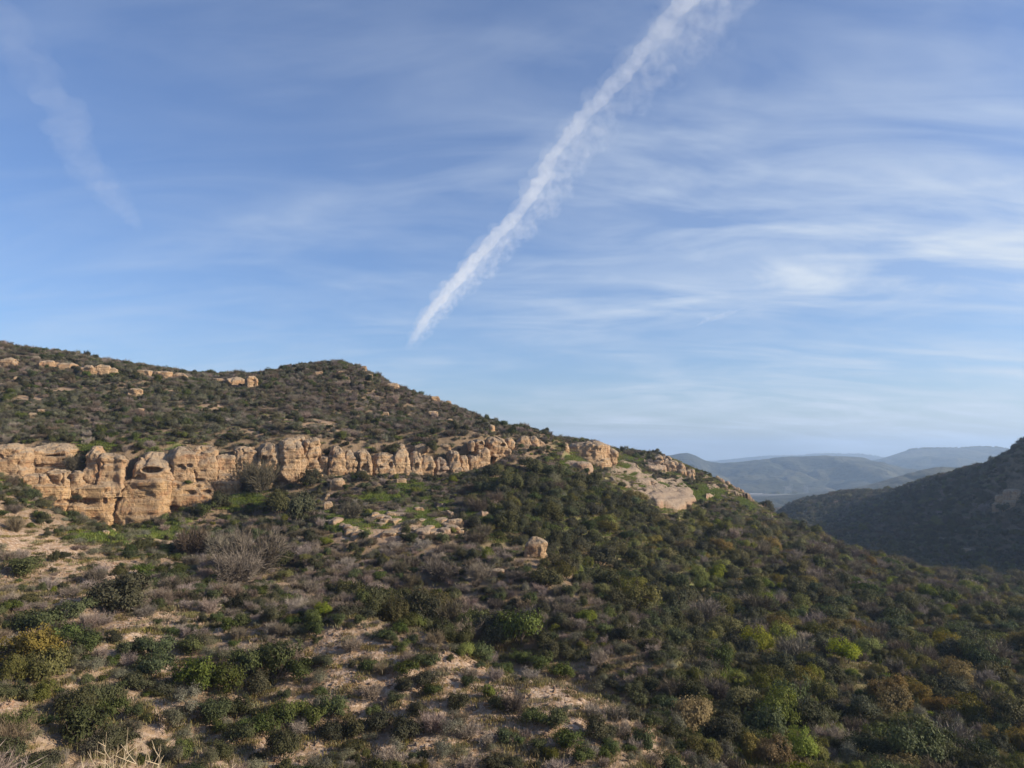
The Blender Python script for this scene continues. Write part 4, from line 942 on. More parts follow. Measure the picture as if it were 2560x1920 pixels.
# ----------------------------------------------------------------------------
# the largest in view are things of their own, the rest is one mass of scrub
# ----------------------------------------------------------------------------
NOUN = {'green': ('leafy mid-green shrub', 'shrub'), 'dark': ('dense dark green shrub', 'shrub'), 'sage': ('grey-green sage shrub', 'shrub'), 'olive': ('olive green domed scrub oak', 'oak'),
        'bright': ('bright yellow-green rounded shrub', 'shrub'), 'gold': ('golden brown rounded shrub', 'shrub'), 'dry': ('leafless pale grey brush shrub', 'shrub'), 'brown': ('bare brown twiggy shrub', 'shrub')}
WHERE = ['on the stony slope nearest the ledge', 'in the ravine and grey spur behind the stony slope', 'on the ground below the sandstone cliff', 'on the hillside above the sandstone cliff',
         'on the wide scrub slope below the slabs', 'among the slabs on the flank of the ridge', 'in the valley of oaks', 'on the shaded hill']
A = np.array([[p[1], p[2], p[3] + 0.5 * p[4], p[4]] for p in PL])
qx_, qy_, qd_ = proj(A[:, :3]); size = 2 * A[:, 3] * F / qd_
vis = (qx_ > 10) & (qx_ < 2550) & (qy_ < 1905) & ~hidden(A[:, 0], A[:, 1], A[:, 2] + 0.2 * A[:, 3])
qz_ = zone(qx_, qy_, A[:, 1])
single = set()
for key in KEYS:
    idx = [i for i in range(len(PL)) if PL[i][0] == key and vis[i] and qz_[i] < 6]
    idx.sort(key=lambda i: -size[i] - (1000 if PL[i][6] else 0))
    single.update(idx[:300])
def plant(key, loc, r, hf, big, label, group, tilt=0.0):
    noun, protos = KIND[key]; a, b, j = protos[random.randrange(len(protos))]
    if big:
        o = empty(noun, loc, random.uniform(0, 6.28))
        obj('foliage' if key not in ('dry', 'brown') else 'twigs', a, None, o); obj('stems', b, None, o)
    else:
        o = obj(noun, j); o.location = loc; o.rotation_euler = (random.uniform(-.1, .1), random.uniform(-.1, .1), random.uniform(0, 6.28))
    o.scale = (r * random.uniform(.82, 1.25), r * random.uniform(.82, 1.2), r * hf)
    return tag(o, label, NOUN[key][1], group)
LANDMARK = [(q, hit(*q[:2])) for q in (
    (270, 1500, 'the big dark scree bush'), (150, 1480, 'the pale scree patch'), (60, 1640, 'the olive and gold bushes'), (640, 1690, 'the leafy slope thicket'), (380, 1765, 'the bare patch in the thicket'), (240, 1820, 'the dark clump above the ledge'),
    (620, 1880, 'the eroded soil bank'), (1225, 1745, 'the round bright soil shrub'), (1420, 1760, 'the eroded earth gullies'), (1000, 1650, 'the crest of the stony slope'), (1000, 1860, 'the foot of the stony slope'), (1620, 1860, 'the low end of the stony spur'),
    (1080, 1560, 'the dark ravine thicket'), (1300, 1600, 'the glossy green ravine bush'), (1350, 1520, 'the grey brush spur'), (620, 1430, 'the big bare brown bushes'), (1343, 1392, 'the lone square boulder'), (1245, 1440, 'the flat grey rock'),
    (720, 1290, 'the wide dark bush below the cliff'), (842, 1226, 'the two-humped boulder'), (965, 1320, 'the stepped slab'), (1080, 1320, 'the long layered slab'), (860, 1320, 'the narrow tilted slab'), (420, 1330, 'the grass under the lower wall'), (270, 1335, 'the rubble under the cliff crack'), (600, 1250, 'the strip of bright grass'), (1003, 1210, 'the oval boulder'),
    (100, 1040, 'the small round boulder'), (334, 990, 'the undercut boulder'), (600, 965, 'the tilted ridge boulder'), (250, 935, 'the split double outcrop'), (850, 930, 'the summit ledge'), (963, 1038, 'the pebble-shaped boulder'), (1120, 1060, 'the row of three boulders'), (700, 1050, 'the bare orange patch'), (1086, 1005, 'the rounded ridge outcrop'), (450, 1080, 'the cliff rim over the hollows'), (900, 1090, 'the cliff rim over the columns'),
    (1240, 1180, 'the two-part column'), (1280, 1225, 'the olive oak under the crags'), (1330, 1135, 'the tall crag'), (1480, 1140, 'the long smooth wall'), (1450, 1170, 'the grassy ledge'), (1650, 1240, 'the largest slab'), (1690, 1185, 'the splintered crag blocks'), (1780, 1225, 'the grass-streaked slab'), (1840, 1225, 'the jumbled rim rocks'), (1925, 1280, 'the last slab of the ridge'), (1747, 1285, 'the small isolated slab'),
    (1550, 1400, 'the oaks at the ravine lip'), (1790, 1440, 'the two high bright domes'), (1920, 1630, 'the twin bright domes'), (2130, 1650, 'the bright pair lower down'), (1805, 1675, 'the lone dark green dome'), (2265, 1740, 'the golden dome'), (2400, 1715, 'the wide golden bush'), (1890, 1900, 'the golden clump'), (2010, 1905, 'the lime green bush'), (2240, 1800, 'the tall golden bush'),
    (2120, 1850, 'the bare earth scar'), (2200, 1440, 'the sandy slope edge'), (2430, 1485, 'the bright slope edge bush'), (2000, 1380, 'the golden ridge end bush'), (2060, 1730, 'the tall lime bush'), (1880, 1520, 'the olive thicket'), (2480, 1560, 'the dark mound'), (2500, 1790, 'the brown thicket'), (1700, 1560, 'the dry ravine mouth'), (1650, 1340, 'the grassy open slope'))]
LMP = np.array([q[1] for q in LANDMARK])
def label_for(i):
    key, x, y, z, r, hf, hand = PL[i]
    d = np.hypot(LMP[:, 0] - x, LMP[:, 1] - y); j = int(np.argmin(d)); dz_ = z - LMP[j, 2]; dj = d[j]
    rel = 'right beside' if dj < 3.0 else ('uphill from' if dz_ > 0.14 * dj else ('downhill from' if dz_ < -0.14 * dj else 'level with'))
    sw = 'very small' if r < 0.42 else ('small' if r < 0.58 else ('' if r < 0.8 else ('large' if r < 1.15 else 'very large')))
    sh_ = 'squat' if hf < 1.12 else ('tall' if hf > 1.38 else '')
    lb = ' '.join(q for q in (sw, sh_, NOUN[key][0], rel, LANDMARK[j][0][2]) if q)
    return lb if len(lb.split()) <= 16 else lb.replace('very ', '', 1).replace('right beside', 'beside')
ORD = [''] + [nth(k) + ' ' for k in range(2, 49)]
SAME = {}
for i in single:
    x, y = PL[i][1:3]; SAME.setdefault(label_for(i), []).append((float(np.hypot(LMP[:, 0] - x, LMP[:, 1] - y).min()), i))
LAB = {}
for lb, ls in SAME.items():     # counted outwards from the landmark
    for n_k, (_, i) in enumerate(sorted(ls)):
        t_ = ORD[min(n_k, 46)] + lb
        if len(t_.split()) > 16: t_ = t_.replace('very ', '', 1).replace('right beside', 'beside')
        LAB[i] = t_
for i in sorted(single):
    key, x, y, z, r, hf, hand = PL[i]
    grp = NOUN[key][0].replace('shrub', 'shrubs').replace('oak', 'oaks') + ' ' + WHERE[int(qz_[i])]
    plant(key, (x, y, z - 0.03), r, hf, size[i] > 45, LAB[i], grp)
for (x, y, ww, k, hf, lab) in HAND_SPECIAL:
    Y = CLIFFY(x) + (2.2 if y < 1200 else 0.0)
    q = P(x, y, Y); plant(k, q, ww * MPX(Y) / 2.1, hf, True, lab, None)

def scatter(name, pts, label, cat, coll_meshes):
    """one object: points that carry copies of the plant meshes"""
    coll = bpy.data.collections.new(name + '_plants')
    for n_i, m_ in enumerate(coll_meshes):
        o = bpy.data.objects.new('%s_%03d' % (m_.name.split('.')[0], n_i), m_); coll.objects.link(o)
    order = sorted(range(len(coll_meshes)), key=lambda q: [o.name for o in coll.objects][q])
    rank = {q: n_ for n_, q in enumerate(order)}
    me = bpy.data.meshes.new(name); V = np.array([p[0] for p in pts], np.float32)
    me.vertices.add(len(V)); me.vertices.foreach_set('co', V.ravel())
    at = me.attributes.new('rot', 'FLOAT_VECTOR', 'POINT'); at.data.foreach_set('vector', np.array([p[1] for p in pts], np.float32).ravel())
    at = me.attributes.new('scl', 'FLOAT_VECTOR', 'POINT'); at.data.foreach_set('vector', np.array([p[2] for p in pts], np.float32).ravel())
    at = me.attributes.new('idx', 'INT', 'POINT'); at.data.foreach_set('value', np.array([rank[p[3]] for p in pts], np.int32))
    o = obj(name, me)
    ng = bpy.data.node_groups.new(name + '_scatter', 'GeometryNodeTree')
    ng.interface.new_socket('Geometry', in_out='INPUT', socket_type='NodeSocketGeometry')
    ng.interface.new_socket('Geometry', in_out='OUTPUT', socket_type='NodeSocketGeometry')
    gi = N(ng, 'NodeGroupInput'); go = N(ng, 'NodeGroupOutput')
    ci = N(ng, 'GeometryNodeCollectionInfo', transform_space='ORIGINAL'); ci.inputs['Collection'].default_value = coll
    ci.inputs['Separate Children'].default_value = True; ci.inputs['Reset Children'].default_value = True
    ip = N(ng, 'GeometryNodeInstanceOnPoints'); ip.inputs['Pick Instance'].default_value = True
    def named(nm, dt):
        n = N(ng, 'GeometryNodeInputNamedAttribute', data_type=dt); n.inputs['Name'].default_value = nm; return n.outputs[0]
    L(ng, gi.outputs[0], ip.inputs['Points']); L(ng, ci.outputs[0], ip.inputs['Instance'])
    L(ng, named('idx', 'INT'), ip.inputs['Instance Index']); L(ng, named('rot', 'FLOAT_VECTOR'), ip.inputs['Rotation']); L(ng, named('scl', 'FLOAT_VECTOR'), ip.inputs['Scale'])
    L(ng, ip.outputs[0], go.inputs[0])
    md = o.modifiers.new('scatter', 'NODES'); md.node_group = ng
    return tag(o, label, cat, kind='stuff')
allm = []; base_i = {}
for key in KEYS:
    base_i[key] = len(allm); allm += [p[2] for p in KIND[key][1]]
def rec(i):
    key, x, y, z, r, hf, hand = PL[i]
    s = r * random.uniform(.75, 1.4)
    return ((x, y, z - 0.04), (random.uniform(-.12, .12), random.uniform(-.12, .12), random.uniform(0, 6.28)), (s, r * random.uniform(.75, 1.25), r * hf * random.uniform(.75, 1.15)), base_i[key] + random.randrange(4))
rest = [i for i in range(len(PL)) if i not in single]
scatter('scrub', [rec(i) for i in rest if qz_[i] < 6], 'dense low chaparral scrub covering the sunlit hillside', 'scrub', allm)
scatter('valley_scrub', [rec(i) for i in rest if qz_[i] >= 6], 'scrub and oak woodland filling the valley and the shaded hill', 'woodland', allm)

# grass tufts and loose stones
def tuft(seed, n, h, wd):
    g2 = np.random.default_rng(seed)
    b = np.c_[g2.normal(size=n) * 0.28, g2.normal(size=n) * 0.28, np.zeros(n)]
    d = np.c_[g2.normal(size=n) * 0.35, g2.normal(size=n) * 0.35, np.ones(n)]; d /= np.linalg.norm(d, axis=1, keepdims=True)
    ln = g2.uniform(0.5, 1.0, n) * h / 2
    nr = np.cross(d, unit(n, g2)); nr /= np.linalg.norm(nr, axis=1, keepdims=True)
    return quads(b + d * ln[:, None], d, nr, ln, np.full(n, wd))
gm = []
for i in range(3):
    m_ = mesh_np('grass_tuft', *tuft(40 + i, 120, 0.32, 0.022), smooth=False); m_.materials.append(M['grass']); gm.append(m_)
for i in range(2):
    m_ = mesh_np('dry_tuft', *tuft(50 + i, 110, 0.30, 0.020), smooth=False); m_.materials.append(M['dry_grass']); gm.append(m_)
pts = []
for i in range(len(cx)):
    if hid[i] or zn_[i] >= 6: continue
    u = U[i]
    if gra_[i] > 0.25 and u[3] < gra_[i]:
        for q in range(6):
            x = cx[i] + g.normal() * 0.7; y = cy[i] + g.normal() * 0.7; s = g.uniform(.7, 1.5)
            pts.append(((x, y, 0), (0, 0, g.uniform(0, 6)), (s, s, s), int(g.integers(0, 3))))
    elif zn_[i] in (4, 5) and u[3] < 0.5:
        s = g.uniform(.7, 1.4); pts.append(((cx[i], cy[i], 0), (0, 0, u[0] * 6), (s * 1.3, s * 1.3, s), int(g.choice([0, 1, 3, 4, 3, 4]))))
    elif u[3] < (0.30 if zn_[i] < 2 else 0.10):
        s = g.uniform(.6, 1.2); pts.append(((cx[i], cy[i], 0), (0, 0, u[0] * 6), (s, s, s), int(g.choice([0, 3, 4] if zn_[i] > 1 else [3, 4]))))
zz2 = hmap(np.array([p[0][0] for p in pts]), np.array([p[0][1] for p in pts]))
pts = [((p[0][0], p[0][1], z - 0.02), p[1], p[2], p[3]) for p, z in zip(pts, zz2)]
scatter('grass', pts, 'fresh green and dry grass between the shrubs and rocks', 'grass', gm)
print('tufts', len(pts))
sm = []
for i in range(4):
    Q, fc, tri = rock_mesh('stone', 1.0, 0.8, 0.6, 900 + i, 0.25, power=2.6, topround=0.6, sink=0.3)
    # coarse chip: keep few faces
    g2 = np.random.default_rng(60 + i)
    ring = 7; lv = [(-0.2, 0.8), (0.15, 1.0), (0.42, 0.7), (0.55, 0.25)]
    VV = [(0.5 * rr_ * g2.uniform(.75, 1.2) * math.cos(k * 2 * math.pi / ring), 0.4 * rr_ * g2.uniform(.75, 1.2) * math.sin(k * 2 * math.pi / ring), zq + g2.uniform(-.04, .04)) for zq, rr_ in lv for k in range(ring)]
    ff = grid_faces(4, ring, True).tolist() + [[3 * ring + k for k in range(ring)]]
    m_ = bpy.data.meshes.new('stone'); m_.from_pydata(VV, [], ff); m_.update(); m_.materials.append(M['pink_sandstone']); sm.append(m_)
pts = []
sx_, sy_ = candidates(60000, 34, 90, -41, 30); sz_ = hmap(sx_, sy_)
spx, spy, _ = proj(np.stack([sx_, sy_, sz_], 1)); szn = zone(spx, spy, sy_); sb = blobs(spx, spy, BARE); sh = hidden(sx_, sy_, sz_ + 0.1)
cl_ = fbm(xy0(sx_ / 4, sy_ / 4), 3, 66)
for i in range(len(sx_)):
    if sh[i] or szn[i] > 1: continue
    if g.random() < (0.28 + 0.72 * sb[i]) * np.clip(0.6 + 1.2 * cl_[i], 0.05, 1.4) * (1 if szn[i] == 0 else 0.3):
        s = 0.05 + 0.27 * g.random() ** 3
        pts.append(((sx_[i], sy_[i], sz_[i] - 0.01), (g.uniform(-.3, .3), g.uniform(-.3, .3), g.uniform(0, 6)), (s, s * g.uniform(.7, 1.2), s), int(g.integers(0, 4))))
scatter('loose_stones', pts, 'scattered loose pale stones on the bare soil of the near slope', 'stones', sm)
print('stones', len(pts))

# ----------------------------------------------------------------------------
# dry weed stalks on the ledge by the camera
# ----------------------------------------------------------------------------
def stalk(px, py_top, Y, lean, seed, length=None):
    g2 = np.random.default_rng(seed)
    tip = P(px, py_top, Y); h0 = float(height(np.array([tip[0]]), np.array([Y]))[0])
    base = np.array([tip[0] - lean * 0.5, Y + 0.05, h0 - 0.05])
    n = 7; pts_ = [base + (tip - base) * f + g2.normal(size=3) * 0.012 * (0 < f < 1) for f in np.linspace(0, 1, n)]
    hl = np.linalg.norm(tip - base)
    main = [(pts_[k], pts_[k + 1], 0.0034 * (1 - 0.14 * k), 0.0034 * (1 - 0.14 * (k + 1))) for k in range(n - 1)]
    side = []
    for k in range(16):
        f = g2.uniform(0.55, 0.98); i_ = min(n - 2, int(f * (n - 1))); q = pts_[i_] + (pts_[i_ + 1] - pts_[i_]) * (f * (n - 1) - i_)
        d = np.array([g2.choice([-1, 1]) * g2.uniform(.4, 1), g2.normal() * 0.5, g2.uniform(.2, 1.0)]); d /= np.linalg.norm(d)
        ln = g2.uniform(0.04, 0.26) * (1.3 - f)
        side.append((q, q + d * ln, 0.0018, 0.0008))
        if ln > 0.05: side.append((q + d * ln * 0.6, q + d * ln * 0.6 + np.array([d[0] * .3, 0.2 * g2.normal(), 1]) * 0.04, 0.0013, 0.0006))
    o = empty('dry_stalk', Vector(base))
    Vm, Fm = tubes([(np.asarray(a) - base, np.asarray(b) - base, c_, d_) for a, b, c_, d_ in main], 5)
    obj('stem', mesh_np('stalk_stem', Vm, Fm), M['straw'], o)
    Vs, Fs = tubes([(np.asarray(a) - base, np.asarray(b) - base, c_, d_) for a, b, c_, d_ in side], 4)
    obj('side_twigs', mesh_np('stalk_twigs', Vs, Fs), M['straw'], o)
    return o
ST = [(320, 1818, 2.9, 0.06, 'tallest dry straw-coloured weed stalk on the camera ledge'), (340, 1846, 2.8, -0.12, None), (366, 1874, 2.9, -0.05, None), (402, 1860, 2.7, -0.07, 'thick pale dry stalk standing apart from the clump'), (266, 1830, 3.4, 0.16, 'thin leaning dry stalk at the edge of the weed clump'),
      (238, 1876, 3.2, -0.03, None), (202, 1890, 3.1, -0.06, None), (276, 1872, 3.1, 0.0, None), (302, 1894, 3.0, -0.05, None), (210, 1893, 3.3, 0.05, None), (380, 1900, 2.8, 0.08, None), (244, 1862, 3.4, 0.05, None), (290, 1895, 3.2, 0.1, None), (560, 1912, 3.0, 0.1, None), (1410, 1885, 3.2, 0.05, 'lone dry weed tip far from the weed clump'), (1395, 1905, 3.2, -0.03, None)]
for i, (x, y, Y, ln, lab) in enumerate(ST):
    tag(stalk(x, y, Y, ln, 300 + i), lab or 'short dry straw-coloured weed stalk on the camera ledge', 'weed stalk', 'dry weed stalks on the ledge')
for i, (x, y, r, k) in enumerate(((-6.3, 9.2, .75, 'dry'), (-5.2, 9.0, .6, 'dry'), (-7.2, 10.4, .9, 'dry'), (-4.4, 8.6, .5, 'sage'), (-6.0, 8.2, .55, 'sage'), (-3.4, 8.4, .45, 'dry'), (-7.8, 11.5, .8, 'green'), (-5.0, 8.0, .45, 'dry'))):
    z = float(height(np.array([x]), np.array([y]))[0])
    lab = {'dry': 'tangled grey brush on the edge of the camera ledge', 'sage': 'small grey-green sage on the edge of the camera ledge', 'green': 'green shrub just below the edge of the camera ledge'}[k]
    plant(k, (x, y, z - 0.03), r, 0.9, True, (['largest', 'second', 'tallest', 'narrow', 'low', 'smallest', 'only', 'sparse'][i] + ' ' + lab), 'brush on the camera ledge')

# ----------------------------------------------------------------------------
# far valley: viaduct, pylons, buildings, roads
# ----------------------------------------------------------------------------
M['concrete'] = mat_plain('concrete', (0.36, 0.345, 0.32), 0.85, 0.2, 0.15)
M['white_wall'] = mat_plain('white_wall', (0.75, 0.73, 0.70), 0.8, 0.2, 0.08)
M['roof'] = mat_plain('roof_sheet', (0.35, 0.33, 0.32), 0.7, 0.2, 0.1)
M['steel'] = mat_plain('galvanised_steel', (0.25, 0.26, 0.27), 0.5, 0.5, 0.1)
M['asphalt'] = mat_plain('asphalt', (0.16, 0.155, 0.15), 0.9, 0.05, 0.2)
def boxes(lst):
    Vs, Fs = [], []
    for (x0, x1, y0, y1, z0, z1) in lst:
        o = len(Vs); Vs += [(x0, y0, z0), (x1, y0, z0), (x1, y1, z0), (x0, y1, z0), (x0, y0, z1), (x1, y0, z1), (x1, y1, z1), (x0, y1, z1)]
        Fs += [(o, o + 3, o + 2, o + 1), (o + 4, o + 5, o + 6, o + 7), (o, o + 1, o + 5, o + 4), (o + 1, o + 2, o + 6, o + 5), (o + 2, o + 3, o + 7, o + 6), (o + 3, o, o + 4, o + 7)]
    return np.array(Vs, float), np.array(Fs)
YV = 1480.0
va = P(1840, 1236, YV); vb = P(2120, 1238, YV)
zd = 0.5 * (va[2] + vb[2])
vi = empty('viaduct', (0.5 * (va[0] + vb[0]), YV, ZF)); tag(vi, 'long pale concrete road viaduct crossing the far valley on slim piers', 'viaduct')
Lh = (vb[0] - va[0]) / 2; dz = zd - ZF
obj('deck', mesh_np('deck', *boxes([(-Lh, Lh, -9, 9, dz - 2.2, dz)]), smooth=False), M['concrete'], vi)
obj('parapet', mesh_np('parapet', *boxes([(-Lh, Lh, -9.3, -9.0, dz - 0.6, dz + 1.1)]), smooth=False), M['concrete'], vi)
obj('parapet', mesh_np('parapet', *boxes([(-Lh, Lh, 9.0, 9.3, dz - 0.6, dz + 1.1)]), smooth=False), M['concrete'], vi)
pier = mesh_np('pier', *boxes([(-1.3, 1.3, -7, -3.5, 0, dz - 2.2), (-1.3, 1.3, 3.5, 7, 0, dz - 2.2)]), smooth=False)
for k in range(11):
    o = obj('pier', pier, M['concrete'], vi); o.location = (-Lh * 0.92 + 2 * Lh * 0.92 * k / 10, 0, 0)
def pylon(x, y, h, lab):
    o = empty('pylon', (x, y, ZF)); s = []
    for a in (-1, 1):
        for b in (-1, 1): s.append(((a * 3, b * 3, 0), (a * .6, b * .6, h), .22, .16))
    for q in range(6):
        z0 = h * q / 6; z1 = h * (q + 1) / 6; w0 = 3 - 2.4 * q / 6; w1 = 3 - 2.4 * (q + 1) / 6
        for b in (-1, 1): s += [((-w0, b * w0, z0), (w1, b * w1, z1), .09, .09), ((w0, b * w0, z0), (-w1, b * w1, z1), .09, .09)]
    obj('lattice', mesh_np('lattice', *tubes(s, 4)), M['steel'], o)
    for q in (0.72, 0.84, 0.96): obj('cross_arm', mesh_np('cross_arm', *tubes([((-7, 0, h * q), (7, 0, h * q), .3, .3)], 4)), M['steel'], o)
    tag(o, lab, 'pylon', 'power pylons in the far valley')
for x, Y, lab in ((1965, 1560, 'steel power pylon standing close behind the middle of the viaduct'), (2012, 1600, 'farther steel pylon of the pair behind the viaduct end'), (2018, 1580, 'nearer steel pylon of the pair behind the viaduct end'), (1975, 1640, 'steel power pylon farthest back behind the viaduct')):
    q = P(x, 1230, Y); pylon(q[0], Y, 24, lab)
def shed(px_, Y, w_, d_, h_, lab, z=None):
    q = P(px_, 1240, Y); o = empty('building', (q[0], Y, ZF if z is None else z))
    obj('wall', mesh_np('wall', *boxes([(-w_ / 2, w_ / 2, -d_ / 2, d_ / 2, -1, h_)]), smooth=False), M['white_wall'], o)
    Vr = np.array([(-w_ / 2 - .6, -d_ / 2 - .6, h_), (w_ / 2 + .6, -d_ / 2 - .6, h_), (w_ / 2 + .6, d_ / 2 + .6, h_), (-w_ / 2 - .6, d_ / 2 + .6, h_), (-w_ / 2 - .6, 0, h_ + d_ * .18), (w_ / 2 + .6, 0, h_ + d_ * .18)])
    me = bpy.data.meshes.new('roof'); me.from_pydata(Vr.tolist(), [], [(0, 1, 5, 4), (2, 3, 4, 5), (1, 2, 5), (3, 0, 4)]); obj('roof', me, M['roof'], o)
    for k in range(3):
        wv = obj('window', mesh_np('window', *boxes([(-w_ * .12 / 2, w_ * .12 / 2, -d_ / 2 - .12, -d_ / 2 + .1, h_ * .35, h_ * .75)]), smooth=False), M['asphalt'], o); wv.location = (w_ * (k - 1) * .3, 0, 0)
    tag(o, lab, 'building')
shed(2218, 1420, 22, 14, 8, 'white gabled building on the valley road beside the round hill')
shed(1922, 1330, 40, 16, 6, 'long low pale shed in the valley in front of the viaduct')
shed(1890, 1560, 24, 14, 7, 'pale building past the near end of the viaduct')
def road(pts_, w_, name, lab):
    p = np.array(pts_, float); d = np.gradient(p, axis=0); n = np.c_[-d[:, 1], d[:, 0]]; n /= np.linalg.norm(n, axis=1, keepdims=True)
    V = np.concatenate([np.c_[p + n * w_ / 2, np.full(len(p), ZF + 0.3)], np.c_[p - n * w_ / 2, np.full(len(p), ZF + 0.3)]]); k = len(p)
    F_ = np.array([(i, i + 1, k + i + 1, k + i) for i in range(k - 1)])
    tag(obj(name, mesh_np(name, V, F_), M['concrete']), kind='structure')
q0 = P(1845, 1286, 1100); q1 = P(1905, 1252, 1400)
road([(q0[0], 1000), (q0[0] + 20, 1100), ((q0[0] + q1[0]) / 2, 1230), (q1[0], 1420), (q1[0] + 30, 1470)], 12, 'road', '')
# woodland on the valley floor and along the mesa top
pts = []; coll_m = [KIND['dark'][1][0][2], KIND['olive'][1][1][2], KIND['brown'][1][2][2]]
for k in range(1500):
    Y = g.uniform(900, 1700); x_ = P(g.uniform(1790, 2240), 1240, Y)[0]
    if fbm(xy0(np.array([x_ / 60]), np.array([Y / 90])), 3, 5)[0] < 0.02: continue
    s = g.uniform(2.5, 6); pts.append(((x_, Y, ZF - 0.2), (0, 0, g.uniform(0, 6)), (s, s, s), int(g.integers(0, 3))))
scatter('valley_trees', pts, 'scattered trees on the floor of the far valley', 'woodland', coll_m)
pts = []
for k in range(240):
    px_ = g.uniform(2268, 2520); Y = 3300 + g.uniform(-10, 40)
    b = P(px_, float(np.interp(px_, [2265, 2300, 2380, 2450, 2500, 2540], [1126, 1121, 1121, 1118, 1119, 1129])), 3300)
    if vn(np.array([[px_ / 22.0, 0.5, 0.5]]), 3)[0] < -0.25 and px_ > 2300: continue
    s = g.uniform(2.5, 7); pts.append(((b[0] * Y / 3300, Y, b[2] - 3), (0, 0, g.uniform(0, 6)), (s, s, s * 1.1), int(g.integers(0, 2))))
for k in range(150):
    px_ = g.uniform(1890, 2200); b = P(px_, float(np.interp(px_, [1780, 1900, 1990, 2050, 2150, 2210], [1152, 1141, 1139, 1134, 1135, 1142])), 5200); s = g.uniform(4, 9)
    pts.append(((b[0], 5205, b[2] - 5), (0, 0, g.uniform(0, 6)), (s, s, s), int(g.integers(0, 2))))
scatter('mesa_trees', pts, 'row of trees on the skyline of the far mesa', 'woodland', coll_m)

# ----------------------------------------------------------------------------
# haze in the valley air, contrails in the high sky
# ----------------------------------------------------------------------------
me = mesh_np('haze', *boxes([(-15000, 15000, -1500, 7600, ZF - 25, 105)]), smooth=False)
m = bpy.data.materials.new('haze_air'); m.use_nodes = True; nt = m.node_tree; nt.nodes.clear()
out = N(nt, 'ShaderNodeOutputMaterial'); pv = N(nt, 'ShaderNodeVolumePrincipled')
pv.inputs['Color'].default_value = (0.54, 0.73, 1.0, 1); pv.inputs['Density'].default_value = 0.00021; pv.inputs['Anisotropy'].default_value = 0.25
L(nt, pv.outputs[0], out.inputs['Volume'])
tag(obj('haze', me, m), 'pale blue haze in the valley air', 'haze', kind='stuff')

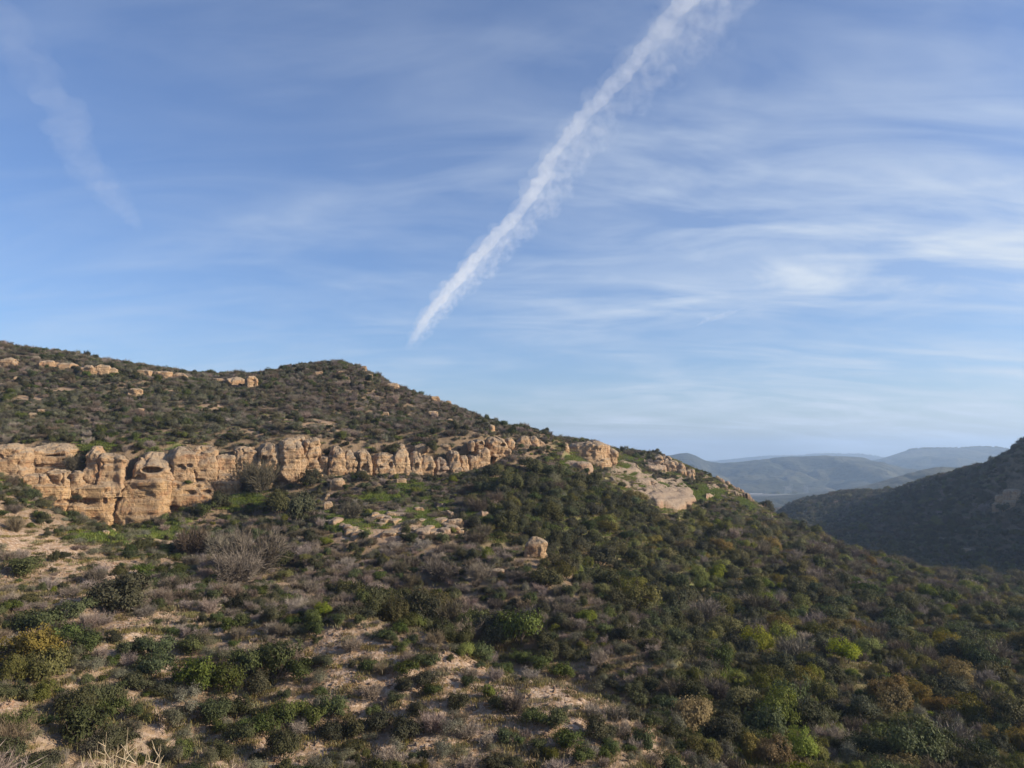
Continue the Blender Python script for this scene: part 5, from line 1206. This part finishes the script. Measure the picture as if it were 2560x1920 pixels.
def contrail(name, path, hw, label, dens, scale, alt=6000.0, off=0.0, seed=1, lump=0.35, thr=(0.35, 0.65), parent=None, sides=20, n=260, fade=0.0):
    """a long lumpy tube of ice cloud at flight height; hw: half width in photo pixels along the path"""
    path = np.array(path, float); t = np.linspace(0, 1, len(path)); tt = np.linspace(0, 1, n)
    pxs = np.interp(tt, t, path[:, 0]); pys = np.interp(tt, t, path[:, 1]); ker = np.hanning(19); ker /= ker.sum()
    sm_ = lambda a: np.convolve(np.pad(a, 9, 'reflect', reflect_type='odd'), ker, 'valid')
    pxs, pys = sm_(pxs), sm_(pys); hws = np.interp(tt, t, hw)
    ctr = np.array([pdir(a, b) * (alt / pdir(a, b)[2]) for a, b in zip(pxs, pys)])
    rad = hws * np.linalg.norm(ctr, axis=1) / F
    tan = np.gradient(ctr, axis=0); tan /= np.linalg.norm(tan, axis=1, keepdims=True)
    side = np.cross(tan, (0, 0, 1)); side /= np.linalg.norm(side, axis=1, keepdims=True); up = np.cross(side, tan)
    a = np.linspace(0, 2 * np.pi, sides, endpoint=False)
    R = rad[:, None] * np.ones(sides)[None]
    Vd = ctr[:, None] + (side[:, None] * np.cos(a)[None, :, None] + up[:, None] * np.sin(a)[None, :, None] * 0.8) * R[..., None]
    nz = fbm(Vd.reshape(-1, 3) / (np.repeat(rad, sides)[:, None] * 1.1), 3, seed).reshape(n, sides)
    R2 = R * np.clip(1 + lump * nz, 0.25, 2)
    Vd = ctr[:, None] + (side[:, None] * np.cos(a)[None, :, None] + up[:, None] * np.sin(a)[None, :, None] * 0.8) * R2[..., None]
    V = Vd.reshape(-1, 3); V = np.vstack([V, ctr[0], ctr[-1]])
    fc = grid_faces(n, sides, True).tolist(); i = range(sides)
    caps = [[n * sides, (q + 1) % sides, q] for q in i] + [[n * sides + 1, (n - 1) * sides + q, (n - 1) * sides + (q + 1) % sides] for q in i]
    o0 = ctr[n // 2]
    me = bpy.data.meshes.new(name); me.from_pydata((V - o0).tolist(), [], [f[::-1] for f in fc] + [f[::-1] for f in caps]); me.update()
    m = bpy.data.materials.new(name + '_ice'); m.use_nodes = True; nt = m.node_tree; nt.nodes.clear()
    out = N(nt, 'ShaderNodeOutputMaterial'); pv = N(nt, 'ShaderNodeVolumePrincipled')
    pv.inputs['Color'].default_value = (0.98, 0.99, 1.0, 1); pv.inputs['Anisotropy'].default_value = 0.0
    tcn = N(nt, 'ShaderNodeTexCoord').outputs['Object']
    nn = noise(nt, tcn, scale, 3, 0.6, 0.3)
    dn_ = math_(nt, 'MULTIPLY', ramp(nt, nn, [(thr[0], 0.0), (thr[1], 1.0)]), dens)
    if fade > 0:                # thinner ice towards the far, older end
        mr = N(nt, 'ShaderNodeMapRange', interpolation_type='SMOOTHSTEP'); sp_ = N(nt, 'ShaderNodeSeparateXYZ'); L(nt, tcn, sp_.inputs[0]); L(nt, sp_.outputs[1], mr.inputs['Value'])
        mr.inputs['From Min'].default_value = float(ctr[int(n * fade), 1] - o0[1]); mr.inputs['From Max'].default_value = float(ctr[0, 1] - o0[1]); mr.inputs['To Min'].default_value = 1.0; mr.inputs['To Max'].default_value = 0.0
        dn_ = math_(nt, 'MULTIPLY', dn_, mr.outputs[0])
    L(nt, dn_, pv.inputs['Density'])
    L(nt, pv.outputs[0], out.inputs['Volume'])
    o = obj(name, me, m); o.location = o0
    if label: tag(o, label, 'contrail', 'aircraft contrails')
    return o
CT = [(1016, 880), (1041, 833), (1088, 764), (1157, 683), (1238, 590), (1308, 521), (1350, 450), (1389, 382), (1430, 328), (1470, 278), (1562, 185), (1610, 125), (1655, 69), (1725, -15), (1830, -130)]
HWC = [10, 12, 15, 17, 18, 19, 19, 19, 20, 21, 23, 25, 27, 30, 36]
cen = pdir(1280, 500) * (6000.0 / pdir(1280, 500)[2])
ct = empty('contrail', Vector(cen)); tag(ct, 'bright white aircraft contrail rising steeply from behind the ridge', 'contrail')
def trail_part(name, path, hw, *a_, **k_):
    o = contrail(name, path, hw, None, *a_, **k_); o.parent = ct; o.location = o.location - Vector(cen)
trail_part('core', CT, [q * 0.82 for q in HWC], 0.0013, 0.0036, thr=(0.22, 0.75), lump=0.40, fade=0.22)
trail_part('sheath', CT, [q * 1.4 for q in HWC], 0.00036, 0.0026, seed=2, thr=(0.25, 0.8), lump=0.6, fade=0.22)
trail_part('veil', [(x + 10 + max(0, (850 - y)) * 0.06, y + 10 + max(0, (850 - y)) * 0.012) for x, y in CT], [3, 12, 20, 26, 30, 34, 38, 40, 42, 46, 50, 56, 62, 70, 80], 0.0006, 0.0048, seed=4, lump=0.8, thr=(0.44, 0.78), fade=0.2)
old = contrail('old_contrail', [(-150, -150), (-70, -20), (0, 50), (65, 130), (125, 230), (170, 330), (225, 425), (290, 500), (350, 570)], [52, 46, 42, 38, 36, 38, 34, 28, 10], None, 0.00013, 0.0016, seed=9, lump=0.6, thr=(0.12, 0.8))
tag(old, 'faint old contrail spread wide over the highest part of the ridge', 'contrail')
wisp = contrail('cloud_wisp', [(1742, 814), (1768, 800), (1795, 793), (1830, 780), (1866, 768)], [2, 7, 8, 6, 1], None, 0.00045, 0.0035, seed=12, lump=0.6, thr=(0.3, 0.7), n=60)  # small cloud wisp, built as a tube by the contrail function
tag(wisp, 'short faint broken wisp of cloud in the cirrus over the far valley', 'contrail')
